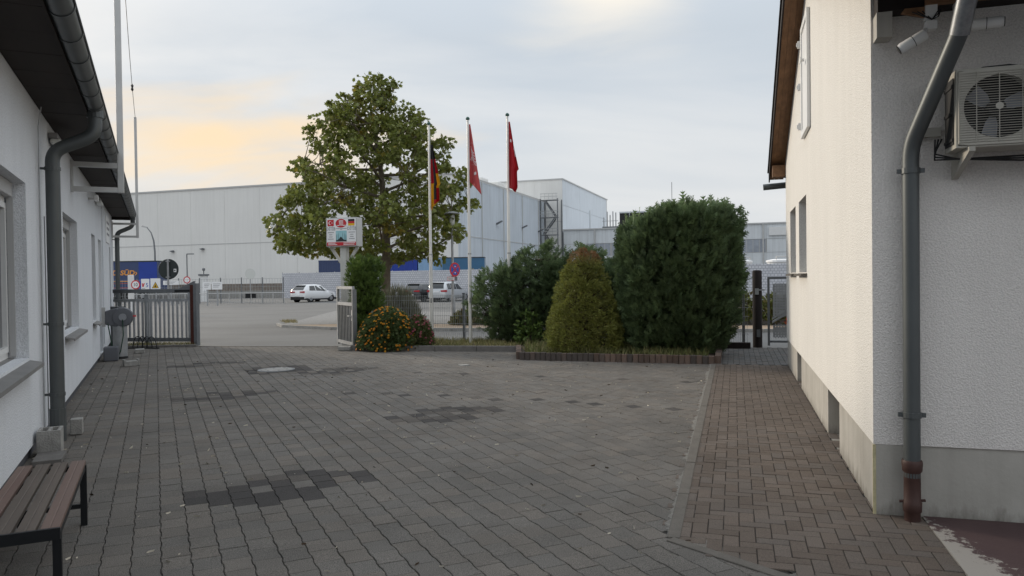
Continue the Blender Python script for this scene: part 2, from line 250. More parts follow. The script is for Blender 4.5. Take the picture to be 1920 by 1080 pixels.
def painted_slab_mat():
    m = MATS['slab_paint']; t = m.node_tree; L = t.links.new; b = t.nodes['Principled BSDF']
    tc = N(t, 'ShaderNodeTexCoord'); sp = N(t, 'ShaderNodeSeparateXYZ'); L(tc.outputs['Object'], sp.inputs[0])
    n = N(t, 'ShaderNodeTexNoise'); L(tc.outputs['Object'], n.inputs['Vector']); n.inputs['Scale'].default_value = 9; n.inputs['Detail'].default_value = 8; n.inputs['Roughness'].default_value = 0.75
    # paint worn down to the bare concrete along the outer joint
    n.inputs['Scale'].default_value = 14; sx_ = N(t, 'ShaderNodeMath', operation='SUBTRACT'); L(sp.outputs[0], sx_.inputs[0]); sx_.inputs[1].default_value = 0.30
    a = N(t, 'ShaderNodeMath', operation='MULTIPLY_ADD'); L(sp.outputs[1], a.inputs[0]); a.inputs[1].default_value = -0.34; L(n.outputs[0], a.inputs[2])
    a2 = N(t, 'ShaderNodeMath', operation='MULTIPLY_ADD'); L(sx_.outputs[0], a2.inputs[0]); a2.inputs[1].default_value = -1.35; L(a.outputs[0], a2.inputs[2])
    mr = N(t, 'ShaderNodeMapRange'); L(a2.outputs[0], mr.inputs[0]); mr.inputs[1].default_value = 0.50; mr.inputs[2].default_value = 0.56
    old = b.inputs['Base Color'].links[0].from_socket
    mx = N(t, 'ShaderNodeMix', data_type='RGBA'); L(mr.outputs[0], mx.inputs[0]); L(old, mx.inputs[6]); mx.inputs[7].default_value = (0.30, 0.275, 0.245, 1); L(mx.outputs[2], b.inputs['Base Color'])
painted_slab_mat()
def grime():    # green-black splash stains with a ragged upper edge at the foot of the plinth
    m = MATS['plinth_light']; t = m.node_tree; L = t.links.new; b = t.nodes['Principled BSDF']; tc = N(t, 'ShaderNodeTexCoord'); sp = N(t, 'ShaderNodeSeparateXYZ'); L(tc.outputs['Object'], sp.inputs[0])
    mp = N(t, 'ShaderNodeMapping'); L(tc.outputs['Object'], mp.inputs[0]); mp.inputs['Scale'].default_value = (5, 5, 1.6); n = N(t, 'ShaderNodeTexNoise'); L(mp.outputs[0], n.inputs['Vector']); n.inputs['Scale'].default_value = 1.5; n.inputs['Detail'].default_value = 8; n.inputs['Roughness'].default_value = 0.7
    a = N(t, 'ShaderNodeMath', operation='MULTIPLY_ADD'); L(sp.outputs[2], a.inputs[0]); a.inputs[1].default_value = -2.0; L(n.outputs[0], a.inputs[2]); mr = N(t, 'ShaderNodeMapRange'); L(a.outputs[0], mr.inputs[0]); mr.inputs[1].default_value = 0.30; mr.inputs[2].default_value = 0.62; mr.inputs[3].default_value = 0; mr.inputs[4].default_value = 0.75
    old = b.inputs['Base Color'].links[0].from_socket; mx = N(t, 'ShaderNodeMix', data_type='RGBA'); L(mr.outputs[0], mx.inputs[0]); L(old, mx.inputs[6]); mx.inputs[7].default_value = (0.10, 0.088, 0.068, 1); L(mx.outputs[2], b.inputs['Base Color'])
grime()

# ------------------------------------------------------------------ mesh helpers
class MB:
    def __init__(s): s.v = []; s.f = []; s.m = []
    def quad(s, *p, mi=0):
        n = len(s.v); s.v += [tuple(q) for q in p]; s.f.append(tuple(range(n, n + len(p)))); s.m.append(mi); return s
    def box(s, x0, x1, y0, y1, z0, z1, mi=0, tf=None):
        if x0 > x1: x0, x1 = x1, x0
        if y0 > y1: y0, y1 = y1, y0
        if z0 > z1: z0, z1 = z1, z0
        p = [(x0, y0, z0), (x1, y0, z0), (x1, y1, z0), (x0, y1, z0), (x0, y0, z1), (x1, y0, z1), (x1, y1, z1), (x0, y1, z1)]
        if tf: p = [tuple(tf @ Vector(q)) for q in p]
        n = len(s.v); s.v += p
        for f in ((3, 2, 1, 0), (4, 5, 6, 7), (0, 1, 5, 4), (1, 2, 6, 5), (2, 3, 7, 6), (3, 0, 4, 7)): s.f.append(tuple(n + k for k in f)); s.m.append(mi)
        return s
    def tube(s, pts, r, seg=8, mi=0, cap=True):
        pts = [Vector(p) for p in pts]; n = len(pts); rr = r if isinstance(r, (list, tuple)) else [r] * n
        base = len(s.v); prev = None
        for i, p in enumerate(pts):
            d = (pts[min(i + 1, n - 1)] - pts[max(i - 1, 0)]).normalized()
            a = Vector((0, 0, 1)) if abs(d.z) < 0.9 else Vector((1, 0, 0))
            if prev is not None: a = prev
            x = (a - d * a.dot(d)).normalized(); prev = x; y = d.cross(x)
            for k in range(seg):
                t = 2 * math.pi * k / seg; s.v.append(tuple(p + (x * math.cos(t) + y * math.sin(t)) * rr[i]))
        for i in range(n - 1):
            for k in range(seg):
                a = base + i * seg + k; b = base + i * seg + (k + 1) % seg
                s.f.append((a, b, b + seg, a + seg)); s.m.append(mi)
        if cap:
            s.f.append(tuple(base + k for k in reversed(range(seg)))); s.m.append(mi)
            s.f.append(tuple(base + (n - 1) * seg + k for k in range(seg))); s.m.append(mi)
        return s
    def lathe(s, prof, c=(0, 0, 0), seg=16, mi=0, axis='z'):
        base = len(s.v)
        for r, h in prof:
            for k in range(seg):
                t = 2 * math.pi * k / seg; a, b = r * math.cos(t), r * math.sin(t)
                q = (a, b, h) if axis == 'z' else ((a, h, b) if axis == 'y' else (h, a, b))
                s.v.append((q[0] + c[0], q[1] + c[1], q[2] + c[2]))
        for i in range(len(prof) - 1):
            for k in range(seg):
                a = base + i * seg + k; b = base + i * seg + (k + 1) % seg
                s.f.append((a, b, b + seg, a + seg)); s.m.append(mi)
        s.f.append(tuple(base + k for k in reversed(range(seg)))); s.m.append(mi)
        s.f.append(tuple(base + (len(prof) - 1) * seg + k for k in range(seg))); s.m.append(mi)
        return s
    def prism(s, poly, a0, a1, plane='xz', mi=0):
        """extrude polygon given in a plane between a0 and a1 on the third axis"""
        def P(u, v, a): return (u, a, v) if plane == 'xz' else ((a, u, v) if plane == 'yz' else (u, v, a))
        n = len(s.v); k = len(poly)
        s.v += [P(u, v, a0) for u, v in poly] + [P(u, v, a1) for u, v in poly]
        s.f.append(tuple(n + i for i in range(k))); s.f.append(tuple(n + k + i for i in reversed(range(k)))); s.m += [mi, mi]
        for i in range(k):
            j = (i + 1) % k; s.f.append((n + i, n + k + i, n + k + j, n + j)); s.m.append(mi)
        return s
    def mesh(s, name, mats):
        me = bpy.data.meshes.new(name); me.from_pydata(s.v, [], s.f)
        for m in (mats if isinstance(mats, (list, tuple)) else [mats]): me.materials.append(MATS[m])
        if len(s.m) and max(s.m) > 0: me.polygons.foreach_set('material_index', s.m)
        bm = bmesh.new(); bm.from_mesh(me); bmesh.ops.recalc_face_normals(bm, faces=bm.faces); bm.to_mesh(me); bm.free()
        me.update(); return me
    def build(s, name, mats, parent=None, smooth=False, bevel=0.0):
        me = s.mesh(name, mats); o = bpy.data.objects.new(name, me); col.objects.link(o)
        if parent: o.parent = parent
        if smooth:
            me.polygons.foreach_set('use_smooth', [True] * len(me.polygons))
            me.set_sharp_from_angle(angle=R(40))
        if bevel:
            b = o.modifiers.new('bevel', 'BEVEL'); b.width = bevel; b.segments = 2; b.limit_method = 'ANGLE'
        return o
def tag(o, label, cat, group=None, kind=None):
    o['label'] = label; o['category'] = cat
    if group: o['group'] = group
    if kind: o['kind'] = kind
    return o
def thing(name, label, cat, loc=(0, 0, 0), rz=0.0, group=None):
    o = bpy.data.objects.new(name, None); col.objects.link(o); o.location = loc; o.rotation_euler = (0, 0, rz); o.empty_display_size = 0.2
    return tag(o, label, cat, group)
def struct(o, label=None): 
    o['kind'] = 'structure'
    if label: o['label'] = label
    return o
def inst(me, name, parent, loc=(0, 0, 0), rot=(0, 0, 0)):
    o = bpy.data.objects.new(name, me); col.objects.link(o); o.parent = parent; o.location = loc; o.rotation_euler = rot; return o
def copy_tree(o, parent=None):
    c = o.copy(); col.objects.link(c); c.parent = parent
    for ch in o.children: copy_tree(ch, c)
    return c
def text(name, s, size, m, parent, loc, rot, sx=1.0, shear=0.0, extrude=0.002, align='CENTER', bold=0.0):
    cu = bpy.data.curves.new(name, 'FONT'); cu.body = s; cu.size = size; cu.align_x = align; cu.align_y = 'CENTER'; cu.extrude = extrude; cu.shear = shear; cu.resolution_u = 3; cu.offset = bold
    o = bpy.data.objects.new(name, cu); col.objects.link(o)
    dg = bpy.context.evaluated_depsgraph_get(); me = bpy.data.meshes.new_from_object(o.evaluated_get(dg)); bpy.data.objects.remove(o)
    me.materials.clear(); me.materials.append(MATS[m])
    o = bpy.data.objects.new(name, me); col.objects.link(o); o.parent = parent; o.location = loc; o.rotation_euler = rot; o.scale = (sx, 1, 1)
    return o
FR = (R(90), 0, 0)     # lettering upright, facing -y

def scatter(name, P, D, S, tv, tf, m, parent=None, col_rg=None, roll=None, smooth=False):
    """one mesh of many small leaf shapes. P points, D direction of each leaf's long axis, S sizes, tv template verts (x across, y along, z out), tf triangles"""
    n = len(P); D = D / (np.linalg.norm(D, axis=1, keepdims=True) + 1e-9)
    rnd = rng.normal(size=(n, 3)) if roll is None else roll
    X = np.cross(D, rnd); X /= (np.linalg.norm(X, axis=1, keepdims=True) + 1e-9); Z = np.cross(X, D)
    tv = np.asarray(tv, float); k = len(tv)
    V = P[:, None, :] + S[:, None, None] * (tv[None, :, 0:1] * X[:, None, :] + tv[None, :, 1:2] * D[:, None, :] + tv[None, :, 2:3] * Z[:, None, :])
    V = V.reshape(-1, 3); F = (np.asarray(tf)[None] + (np.arange(n) * k)[:, None, None]).reshape(-1, 3)
    me = bpy.data.meshes.new(name); me.vertices.add(len(V)); me.vertices.foreach_set('co', V.ravel())
    me.loops.add(F.size); me.loops.foreach_set('vertex_index', F.ravel().astype(np.int32)); me.polygons.add(len(F))
    me.polygons.foreach_set('loop_start', np.arange(0, F.size, 3, dtype=np.int32)); me.polygons.foreach_set('loop_total', np.full(len(F), 3, dtype=np.int32))
    me.update(calc_edges=True)
    c = np.zeros((n, 4)); c[:, 3] = 1
    if col_rg is None: c[:, 0] = rng.random(n); c[:, 1] = 0
    else: c[:, :2] = col_rg
    a = me.color_attributes.new('Col', 'FLOAT_COLOR', 'POINT'); a.data.foreach_set('color', np.repeat(c, k, axis=0).ravel())
    me.materials.append(MATS[m]); o = bpy.data.objects.new(name, me); col.objects.link(o)
    if parent: o.parent = parent
    return o
def unit(n):
    d = rng.normal(size=(n, 3)); return d / np.linalg.norm(d, axis=1, keepdims=True)

def wall_holes(a0, a1, z0, z1, holes, P, depth, inward):
    """sheet in a plane with rectangular openings and reveals. P(a,z,d) gives the point, d metres behind the face"""
    mb = MB(); A = sorted({a0, a1, *[h[0] for h in holes], *[h[1] for h in holes]}); Z = sorted({z0, z1, *[h[2] for h in holes], *[h[3] for h in holes]})
    for i in range(len(A) - 1):
        for j in range(len(Z) - 1):
            ca, cz = (A[i] + A[i + 1]) / 2, (Z[j] + Z[j + 1]) / 2
            if any(h[0] < ca < h[1] and h[2] < cz < h[3] for h in holes): continue
            mb.quad(P(A[i], Z[j], 0), P(A[i + 1], Z[j], 0), P(A[i + 1], Z[j + 1], 0), P(A[i], Z[j + 1], 0))
            mb.quad(P(A[i], Z[j], depth), P(A[i + 1], Z[j], depth), P(A[i + 1], Z[j + 1], depth), P(A[i], Z[j + 1], depth))
    for h in holes:
        c = [(h[0], h[2]), (h[1], h[2]), (h[1], h[3]), (h[0], h[3])]
        for k in range(4):
            p, q = c[k], c[(k + 1) % 4]; mb.quad(P(*p, 0), P(*q, 0), P(*q, depth), P(*p, depth))
    c = [(a0, z0), (a1, z0), (a1, z1), (a0, z1)]
    for k in range(4):
        p, q = c[k], c[(k + 1) % 4]; mb.quad(P(*p, 0), P(*q, 0), P(*q, depth), P(*p, depth))
    return mb
# ------------------------------------------------------------------ frames of the two houses
LA, LR_ = Vector((-5.16, 8.28, 0)), R(25.5)      # left house: local x out of the wall, y along it
RK, RR_ = Vector((2.50, 5.18, 0)), R(-16.6)      # right house: local y along the gable, x into the house
IA, IR_ = Vector((-6.75, 95, 0)), R(-18.8)       # warehouse: local y along the bluish side, -x along the beige side
ML = Matrix.Translation(LA) @ Matrix.Rotation(LR_, 4, 'Z'); MR = Matrix.Translation(RK) @ Matrix.Rotation(RR_, 4, 'Z')
def Lw(x, y, z=0): return ML @ Vector((x, y, z))
def Rw(x, y, z=0): return MR @ Vector((x, y, z))
MLi, MRi = ML.inverted(), MR.inverted()
def zg(Y): return -0.03 - 0.25 * min(1.0, max(0.0, (Y - 22) / 30.0))
def inside(p, poly):
    x, y = p; c = False; j = len(poly) - 1
    for i in range(len(poly)):
        xi, yi = poly[i]; xj, yj = poly[j]
        if (yi > y) != (yj > y) and x < (xj - xi) * (y - yi) / (yj - yi) + xi: c = not c
        j = i
    return c
def in_view(p, m=0.02):
    v = Vector(p) - CAMP; d = v.dot(fw)
    if d < 0.3: return False
    return abs(v.dot(rt) / d) < 960 / 1400 + m and -540 / 1400 - m < v.dot(up) / d < 540 / 1400 + m

# ------------------------------------------------------------------ ground
mb = MB(); ys = [-60, 0, 10, 20, 22, 30, 40, 52, 80, 120, 300, 2500]; xs = [-2500, -200, -40, -20, 0, 20, 40, 200, 2500]
for i in range(len(xs) - 1):
    for j in range(len(ys) - 1):
        mb.quad((xs[i], ys[j], zg(ys[j])), (xs[i + 1], ys[j], zg(ys[j])), (xs[i + 1], ys[j + 1], zg(ys[j + 1])), (xs[i], ys[j + 1], zg(ys[j + 1])))
struct(mb.build('ground', 'asphalt'))

# yard paving -------------------------------------------------------
yard = [tuple(Lw(-0.10, -9)[:2]), tuple(Lw(-0.10, 14.8)[:2]), (-10.2, 19.2), (-8.3, 19.35), (-4.45, 18.72), (-3.72, 17.62), (0.22, 16.95), (0.16, 15.2), (3.82, 14.02), (3.62, 13.42), (1.06, 4.80), (1.48, 4.28), (2.25, 3.35), (2.15, 1.4), (0.2, 0.8)]
yp = bpy.data.objects.new('yard_paving', None)
mb = MB(); mb.quad(*[(*(MLi @ Vector((*p, 0)))[:2], -0.011) for p in yard])
yp = struct(mb.build('yard_paving', 'joint_sand'), 'dark grey interlocking concrete paving of the yard'); yp.location = LA; yp.rotation_euler = (0, 0, LR_)
def doppel(inset):
    a = 0.0032; w = 0.165 / 2; h = 0.1 - inset * 0.55
    half = [(w + a - inset, -h), (w + a - inset, -0.062), (w - a - inset, -0.036), (w - a - inset, 0.036), (w + a - inset, 0.062), (w + a - inset, h)]
    return half + [(-x, -y) for x, y in half]
OUT, TOP = doppel(0.0028), doppel(0.0062); K12 = len(OUT)
def set_col(me, c):
    a = me.color_attributes.new('Col', 'FLOAT_COLOR', 'POINT'); a.data.foreach_set('color', np.tile(np.array(c, float), (len(me.vertices), 1)).ravel())
def paver_geom(outl, topl, x, y, z, tx, ty, V, F, deep=0.03):
    n = len(V); k = len(outl)
    for px, py in topl: V.append((x + px, y + py, z + tx * px + ty * py))
    for px, py in outl: V.append((x + px, y + py, z - 0.0035 + tx * px + ty * py))
    F.append(tuple(range(n, n + k)))
    for i in range(k): F.append((n + i, n + k + i, n + k + (i + 1) % k, n + (i + 1) % k))
    if deep:
        for px, py in outl: V.append((x + px, y + py, z - deep))
        for i in range(k): F.append((n + k + i, n + 2 * k + i, n + 2 * k + (i + 1) % k, n + k + (i + 1) % k))
def paver_mesh(name, outl, topl, c, m, deep=0.03):
    V, F = [], []; paver_geom(outl, topl, 0, 0, 0, 0, 0, V, F, deep); me = bpy.data.meshes.new(name); me.from_pydata(V, [], F); set_col(me, c); me.materials.append(MATS[m]); me.update(); return me
ROS = [(-1.86, 5.98), (-0.87, 9.1), (-4.19, 10.89), (-3.14, 13.63), (-6.16, 15.05)]
DOTS = [(-2.37, 11.06), (-1.93, 10.94), (-1.5, 10.8), (-1.05, 10.65), (-0.6, 10.49), (-0.16, 10.32), (0.28, 10.15), (0.72, 9.97), (1.16, 9.79), (1.6, 9.6), (2.02, 9.37), (-2.29, 13.42), (-1.65, 13.32), (-1.21, 13.16), (-0.79, 13.03), (0.09, 12.8), (0.53, 12.66), (0.95, 12.47), (1.38, 12.29), (1.82, 12.12), (2.23, 11.88), (2.69, 11.7), (-1.05, 11.79)]
MANH = MLi @ Vector((-4.47, 14.08, 0))
cells = {}
for i in range(0, 75):
    for j in range(-50, 130):
        x = 0.02 + 0.165 * i; y = -0.9 + 0.2 * j + (0.1 if i % 2 else 0.0)
        w = Lw(x, y)
        if inside((w.x, w.y), yard): cells[(i, j)] = (x, y, w)
dark = set()
def nearest(p):
    q = MLi @ Vector((*p, 0)); return min(cells, key=lambda k: (cells[k][0] - q.x) ** 2 + (cells[k][1] - q.y) ** 2)
for p in DOTS: dark.add(nearest(p))
for p in ROS:
    i0, j0 = nearest(p)
    for k, (x, y, w) in cells.items():
        di = k[0] - i0; dj = round((y - cells[(i0, j0)][1] - 0.1) / 0.1) * 0.5   # half rows
        if (abs(di), abs(dj)) in {(0, 0.5), (0, 1.5), (1, 1.0), (1, 2.0), (2, 0.5), (2, 1.5), (3, 0.0), (3, 1.0), (4, 0.5)} and not (abs(di) in (1, 2, 3) and abs(dj) >= 1.0 and di * dj < 0 and abs(di) > 1): dark.add(k)
for k, (x, y, w) in cells.items():
    if abs(x - MANH.x) < 0.55 and abs(y - MANH.y) < 0.55: dark.add(k)
gone = {k for k, (x, y, w) in cells.items() if math.hypot(x - MANH.x, y - MANH.y) < 0.32}
vis = sorted([k for k in cells if k not in gone and in_view(cells[k][2])], key=lambda k: (cells[k][2] - CAMP).length)
single = set(vis[:300])
PV = [paver_mesh('paver', OUT, TOP, (r, 0, b, 1), 'paver') for r, b in ((0.1, 0.1), (0.3, 0), (0.45, 0.3), (0.55, 0), (0.7, 0.15), (0.9, 0.5), (0.2, 0.45), (0.62, 0.6))]
PD = [paver_mesh('paver', OUT, TOP, (r, 1, 0, 1), 'paver') for r in (0.25, 0.5, 0.8)]
V, F, C = [], [], []
prs = random.Random(3)
for k, (x, y, w) in cells.items():
    if k in gone: continue
    z = prs.uniform(-0.0022, 0.0016); tx, ty = prs.uniform(-0.012, 0.012), prs.uniform(-0.012, 0.012); rv = prs.random(); wv = prs.random() ** 2 * 0.8
    if k in single:
        inst((PD[int(rv * 2.99)] if k in dark else PV[int(rv * 7.99)]), 'paver', yp, (x, y, z), (ty * 0.7, -tx * 0.7, prs.uniform(-0.008, 0.008)))
    else:
        n0 = len(V); far = (w - CAMP).length > 11
        paver_geom(OUT, TOP, x, y, z, tx * 0.7, ty * 0.7, V, F, 0 if far else 0.03)
        C += [(rv, 1.0 if k in dark else 0.0, wv, 1)] * (len(V) - n0)
me = bpy.data.meshes.new('paver_field'); me.from_pydata(V, [], F); a = me.color_attributes.new('Col', 'FLOAT_COLOR', 'POINT'); a.data.foreach_set('color', np.array(C).ravel()); me.materials.append(MATS['paver']); me.update()
o = inst(me, 'paver_field', yp); o['kind'] = 'stuff'

# manhole
mh = thing('manhole_cover', 'round concrete and iron manhole cover set in the yard paving', 'manhole', (-4.47, 14.08, 0.0))
MB().lathe([(0.34, -0.03), (0.34, 0.004), (0.30, 0.005)], seg=32).build('frame', 'steel_grey', mh); 
m_ = MB().lathe([(0.285, 0.0), (0.285, 0.009), (0.27, 0.0105)], seg=32).build('lid', 'concrete', mh)
for k in range(6):
    a = k * math.pi / 3; MB().lathe([(0.022, 0.010), (0.022, 0.0125)], (0.2 * math.cos(a), 0.2 * math.sin(a), 0), 8).build('vent_hole', 'black_print', m_)
dv = thing('drain_cap', 'small square pale access cap set in the paving before the flower bed', 'drain cap', tuple(Lw(*(MLi @ Vector((-0.95, 14.4, 0)))[:2], 0.0)), LR_)
MB().box(-0.10, 0.10, -0.10, 0.10, -0.02, 0.006).build('frame', 'steel_grey', dv); MB().box(-0.085, 0.085, -0.085, 0.085, 0.006, 0.009).build('lid', 'concrete', dv)

# footpath of brown clinker, elbow bond ------------------------------
fp_poly = [(-1.26, -0.80), (-1.26, 12.35), (0.9, 12.35), (0.9, 9.2), (0.02, 9.0), (0.02, 0.0), (0.29, -0.02), (0.29, -2.6), (-0.1, -1.55)]
mb = MB(); mb.quad(*[(x, y, -0.006) for x, y in fp_poly])
fp = struct(mb.build('footpath', 'joint_sand'), 'brown clinker footpath along the cream house'); fp.location = RK; fp.rotation_euler = (0, 0, RR_)
BW, BL = 0.1, 0.2
def rect(w, h, i): return [(-w / 2 + i, -h / 2 + i), (w / 2 - i, -h / 2 + i), (w / 2 - i, h / 2 - i), (-w / 2 + i, h / 2 - i)]
bricks = []
for i in range(-40, 60):
    for j in range(-60, 160):
        # 90 degree herringbone on a 0.1 grid: one lying and one standing brick per step
        gx, gy = i, j
        t = (gx - gy) % 4
        if t == 0: bricks.append((gx * BW + BW, gy * BW + BW / 2, 0))       # lying: covers gx, gx+1
        elif t == 3: bricks.append((gx * BW + BW / 2, gy * BW + BW, 1))       # standing: covers gy, gy+1
BR = []
fp_in = [(-1.335, -0.84), (-1.335, 12.35), (0.9, 12.35), (0.9, 9.2), (0.10, 9.0), (0.10, 0.04), (0.33, 0.04), (0.33, -2.7), (-0.1, -1.62)]
def gy_w(p): return Rw(p[0], p[1])
for x, y, s in bricks:
    if not inside((x, y), fp_in): continue
    BR.append((x, y, s, Rw(x, y)))
BR = [b for b in BR if b[1] < 8.85]
GREY = [(-1.21 + 0.105 * i, 8.92 + 0.21 * j + (0.105 if i % 2 else 0), 2) for i in range(22) for j in range(17)]
GREY = [(x, y, 2, Rw(x, y)) for x, y, s in GREY if inside((x, y), fp_poly)]
ALLB = BR + GREY
vb = sorted([k for k in range(len(ALLB)) if in_view(ALLB[k][3])], key=lambda k: (ALLB[k][3] - CAMP).length); sb_ = set(vb[:300])
SH = {0: (0.2, 0.1), 1: (0.1, 0.2), 2: (0.105, 0.21)}
BM = {(s, q): paver_mesh('brick', rect(*SH[s], 0.0025), rect(*SH[s], 0.006), ((0.1, 0.35, 0.5, 0.65, 0.8, 0.95)[q], 1.0 if s == 2 else (0.0, 0.15, 0.0, 0.25, 0.1, 0.0)[q], (0, 0.3, 0.1, 0.0, 0.5, 0.2)[q], 1), 'path_brick') for s in (0, 1, 2) for q in range(6)}
V, F, C = [], [], []
for k, (x, y, s, w) in enumerate(ALLB):
    z = 0.004 + prs.uniform(-0.002, 0.002); q = prs.randrange(6); tx, ty = prs.uniform(-0.012, 0.012), prs.uniform(-0.012, 0.012)
    if k in sb_: inst(BM[(s, q)], 'brick', fp, (x, y, z), (ty, -tx, prs.uniform(-0.01, 0.01)))
    else:
        n0 = len(V); paver_geom(rect(*SH[s], 0.0025), rect(*SH[s], 0.006), x, y, z, tx, ty, V, F, 0.02); C += [(prs.random(), 1.0 if s == 2 else prs.random() * 0.1, prs.random() ** 2 * 0.5, 1)] * (len(V) - n0)
me = bpy.data.meshes.new('brick_field'); me.from_pydata(V, [], F); a = me.color_attributes.new('Col', 'FLOAT_COLOR', 'POINT'); a.data.foreach_set('color', np.array(C).ravel()); me.materials.append(MATS['path_brick']); me.update()
o = inst(me, 'brick_field', fp); o['kind'] = 'stuff'
# edging strip between yard and path
ed = bpy.data.objects.new('path_edging', None); col.objects.link(ed); struct(ed, 'narrow concrete edging stones between yard and footpath'); ed.location = RK; ed.rotation_euler = (0, 0, RR_)
y = -0.84
while y < 9.0:
    MB().box(-1.345, -1.262, y, min(y + 0.985, 9.0), -0.12, 0.010 + prs.uniform(-0.002, 0.002)).build('edging_stone', 'edging', ed, bevel=0.006); y += 0.995
d_ = Vector((0.83, -0.56)).normalized(); ang = math.atan2(d_.y, d_.x)
for k in range(3):
    o = MB().box(0, 0.985, 0.0, 0.08, -0.12, 0.009).build('edging_stone', 'edging', ed, bevel=0.006); o.location = (-1.345 + d_.x * 0.995 * k, -0.90 + d_.y * 0.995 * k, 0); o.rotation_euler = (0, 0, ang)
# rough mortar haunch along the edging, on the yard side
V, F = [], []
n = 620; wv = np.convolve(rng.random(n + 12), np.ones(5) / 5, 'same'); wl = np.convolve(rng.random(n + 12), np.ones(31) / 31, 'same')
for i in range(n):
    yy = -0.84 + 9.84 * i / (n - 1); w = max(0.006, min(0.075, 0.010 + 0.11 * (wv[i] - 0.42) + 0.30 * (wl[i] - 0.46)))
    V += [(-1.344, yy, 0.0085), (-1.344 - w * 0.6, yy, 0.0075 + prs.uniform(-0.002, 0.002)), (-1.344 - w, yy, -0.004)]
for i in range(n - 1):
    for j in range(2): F.append((3 * i + j, 3 * i + j + 1, 3 * i + j + 4, 3 * i + j + 3))
me = bpy.data.meshes.new('mortar_strip'); me.from_pydata(V, [], F); me.materials.append(MATS['mortar']); inst(me, 'mortar_strip', ed)
# painted slab before the house front
mb = MB(); mb.box(0.30, 9, -3.5, -0.004, -0.2, 0.011)
o = struct(mb.build('painted_slab', 'slab_paint'), 'maroon painted concrete slab worn bare along its edge'); o.location = RK; o.rotation_euler = (0, 0, RR_)

# bits of leaf and bark on the paving
n = 520; P = np.zeros((n, 3)); k = 0
while k < n:
    x = prs.uniform(-7.5, 3.5); y = prs.uniform(3.2, 16)
    if inside((x, y), yard): P[k] = (x, y, 0.004 + prs.random() * 0.004); k += 1
D = rng.normal(size=(n, 3)); D[:, 2] *= 0.12
lt = [(-0.10, -0.5, 0), (0.12, -0.4, 0.05), (0.16, 0.2, 0.1), (0.0, 0.55, 0), (-0.12, 0.2, 0.1)]
cc = np.stack([rng.random(n), (rng.random(n) < 0.25).astype(float)], 1)
up_ = np.tile([0, 0, 1.0], (n, 1)) + rng.normal(size=(n, 3)) * 0.15
o = scatter('leaf_litter', P, D, rng.uniform(0.02, 0.055, n), lt, [(0, 1, 2), (0, 2, 4), (2, 3, 4)], 'litter', None, cc, roll=np.cross(D, up_)); tag(o, 'small dry leaf scraps scattered over the yard paving', 'leaf litter', kind='stuff')

# ------------------------------------------------------------------ planting beds
bed = [(0.16, 15.3), (3.78, 14.12), (4.75, 17.3), (-3.9, 19.9), (-3.72, 17.72), (0.16, 17.02)]
mb = MB(); mb.prism(bed, -0.05, 0.085, 'xy'); struct(mb.build('planting_bed', 'soil'), 'soil of the planting bed')
be = thing('bed_edging', 'row of brown upright concrete palisade blocks edging the conifer bed', 'edging', (0, 0, 0))
PB = []
for q in range(5):
    m0 = MB(); m0.prism([(-0.052, -0.045), (-0.035, -0.06), (0.035, -0.06), (0.052, -0.045), (0.052, 0.05), (-0.052, 0.05)], -0.05, 0.155, 'xy'); me = m0.mesh('palisade_block', 'block_brown'); set_col(me, (0.15 + 0.18 * q, (0.7, 0.0, 0.4, 0.1, 0.0)[q], 0, 1)); PB.append(me)
def palisade(p, q, q0=None):
    p, q = Vector(p), Vector(q); n = round((q - p).length / 0.109); a = math.atan2((q - p).y, (q - p).x)
    for k in range(n):
        c = p + (q - p) * ((k + 0.5) / n); f = k / n
        inst(PB[prs.choice((0, 0, 2)) if (q0 and f < 0.4) else prs.randrange(5)], 'palisade_block', be, (c.x, c.y, prs.uniform(-0.006, 0.004)), (prs.uniform(-0.03, 0.03), prs.uniform(-0.02, 0.02), a))
palisade((0.15, 15.24), (3.80, 14.05), True); palisade((3.86, 14.07), (4.72, 16.95)); palisade((0.13, 16.9), (0.13, 15.3))
kb = thing('bed_kerb', 'low grey concrete kerb in front of the flagpoles and marigolds', 'kerb', (0, 0, 0))
p, q = Vector((-3.75, 17.62)), Vector((0.16, 16.93)); a = math.atan2((q - p).y, (q - p).x)
for k in range(4):
    c = p + (q - p) * (k / 4); o = MB().box(0, 0.985, -0.04, 0.05, -0.1, 0.125).build('kerb_stone', 'concrete_dark', kb, bevel=0.008); o.location = (c.x, c.y, 0); o.rotation_euler = (0, 0, a)
o = MB().box(0, 1.3, -0.05, 0.04, -0.1, 0.127).build('kerb_stone', 'concrete_dark', kb, bevel=0.008); o.location = (-3.80, 17.66, 0); o.rotation_euler = (0, 0, R(103))
# threshold at the drive gate
o = MB().box(-3.95, 0, -0.06, 0.06, -0.1, 0.008).build('gate_threshold', 'edging', None, bevel=0.004); struct(o); o.location = (-4.42, 18.78, 0); o.rotation_euler = (0, 0, R(-8.5))
o = MB().box(-2.4, 0, -0.06, 0.06, -0.1, 0.05).build('gate_kerb', 'concrete_dark', None, bevel=0.006); struct(o); o.location = (-8.2, 19.36, 0); o.rotation_euler = (0, 0, R(4))
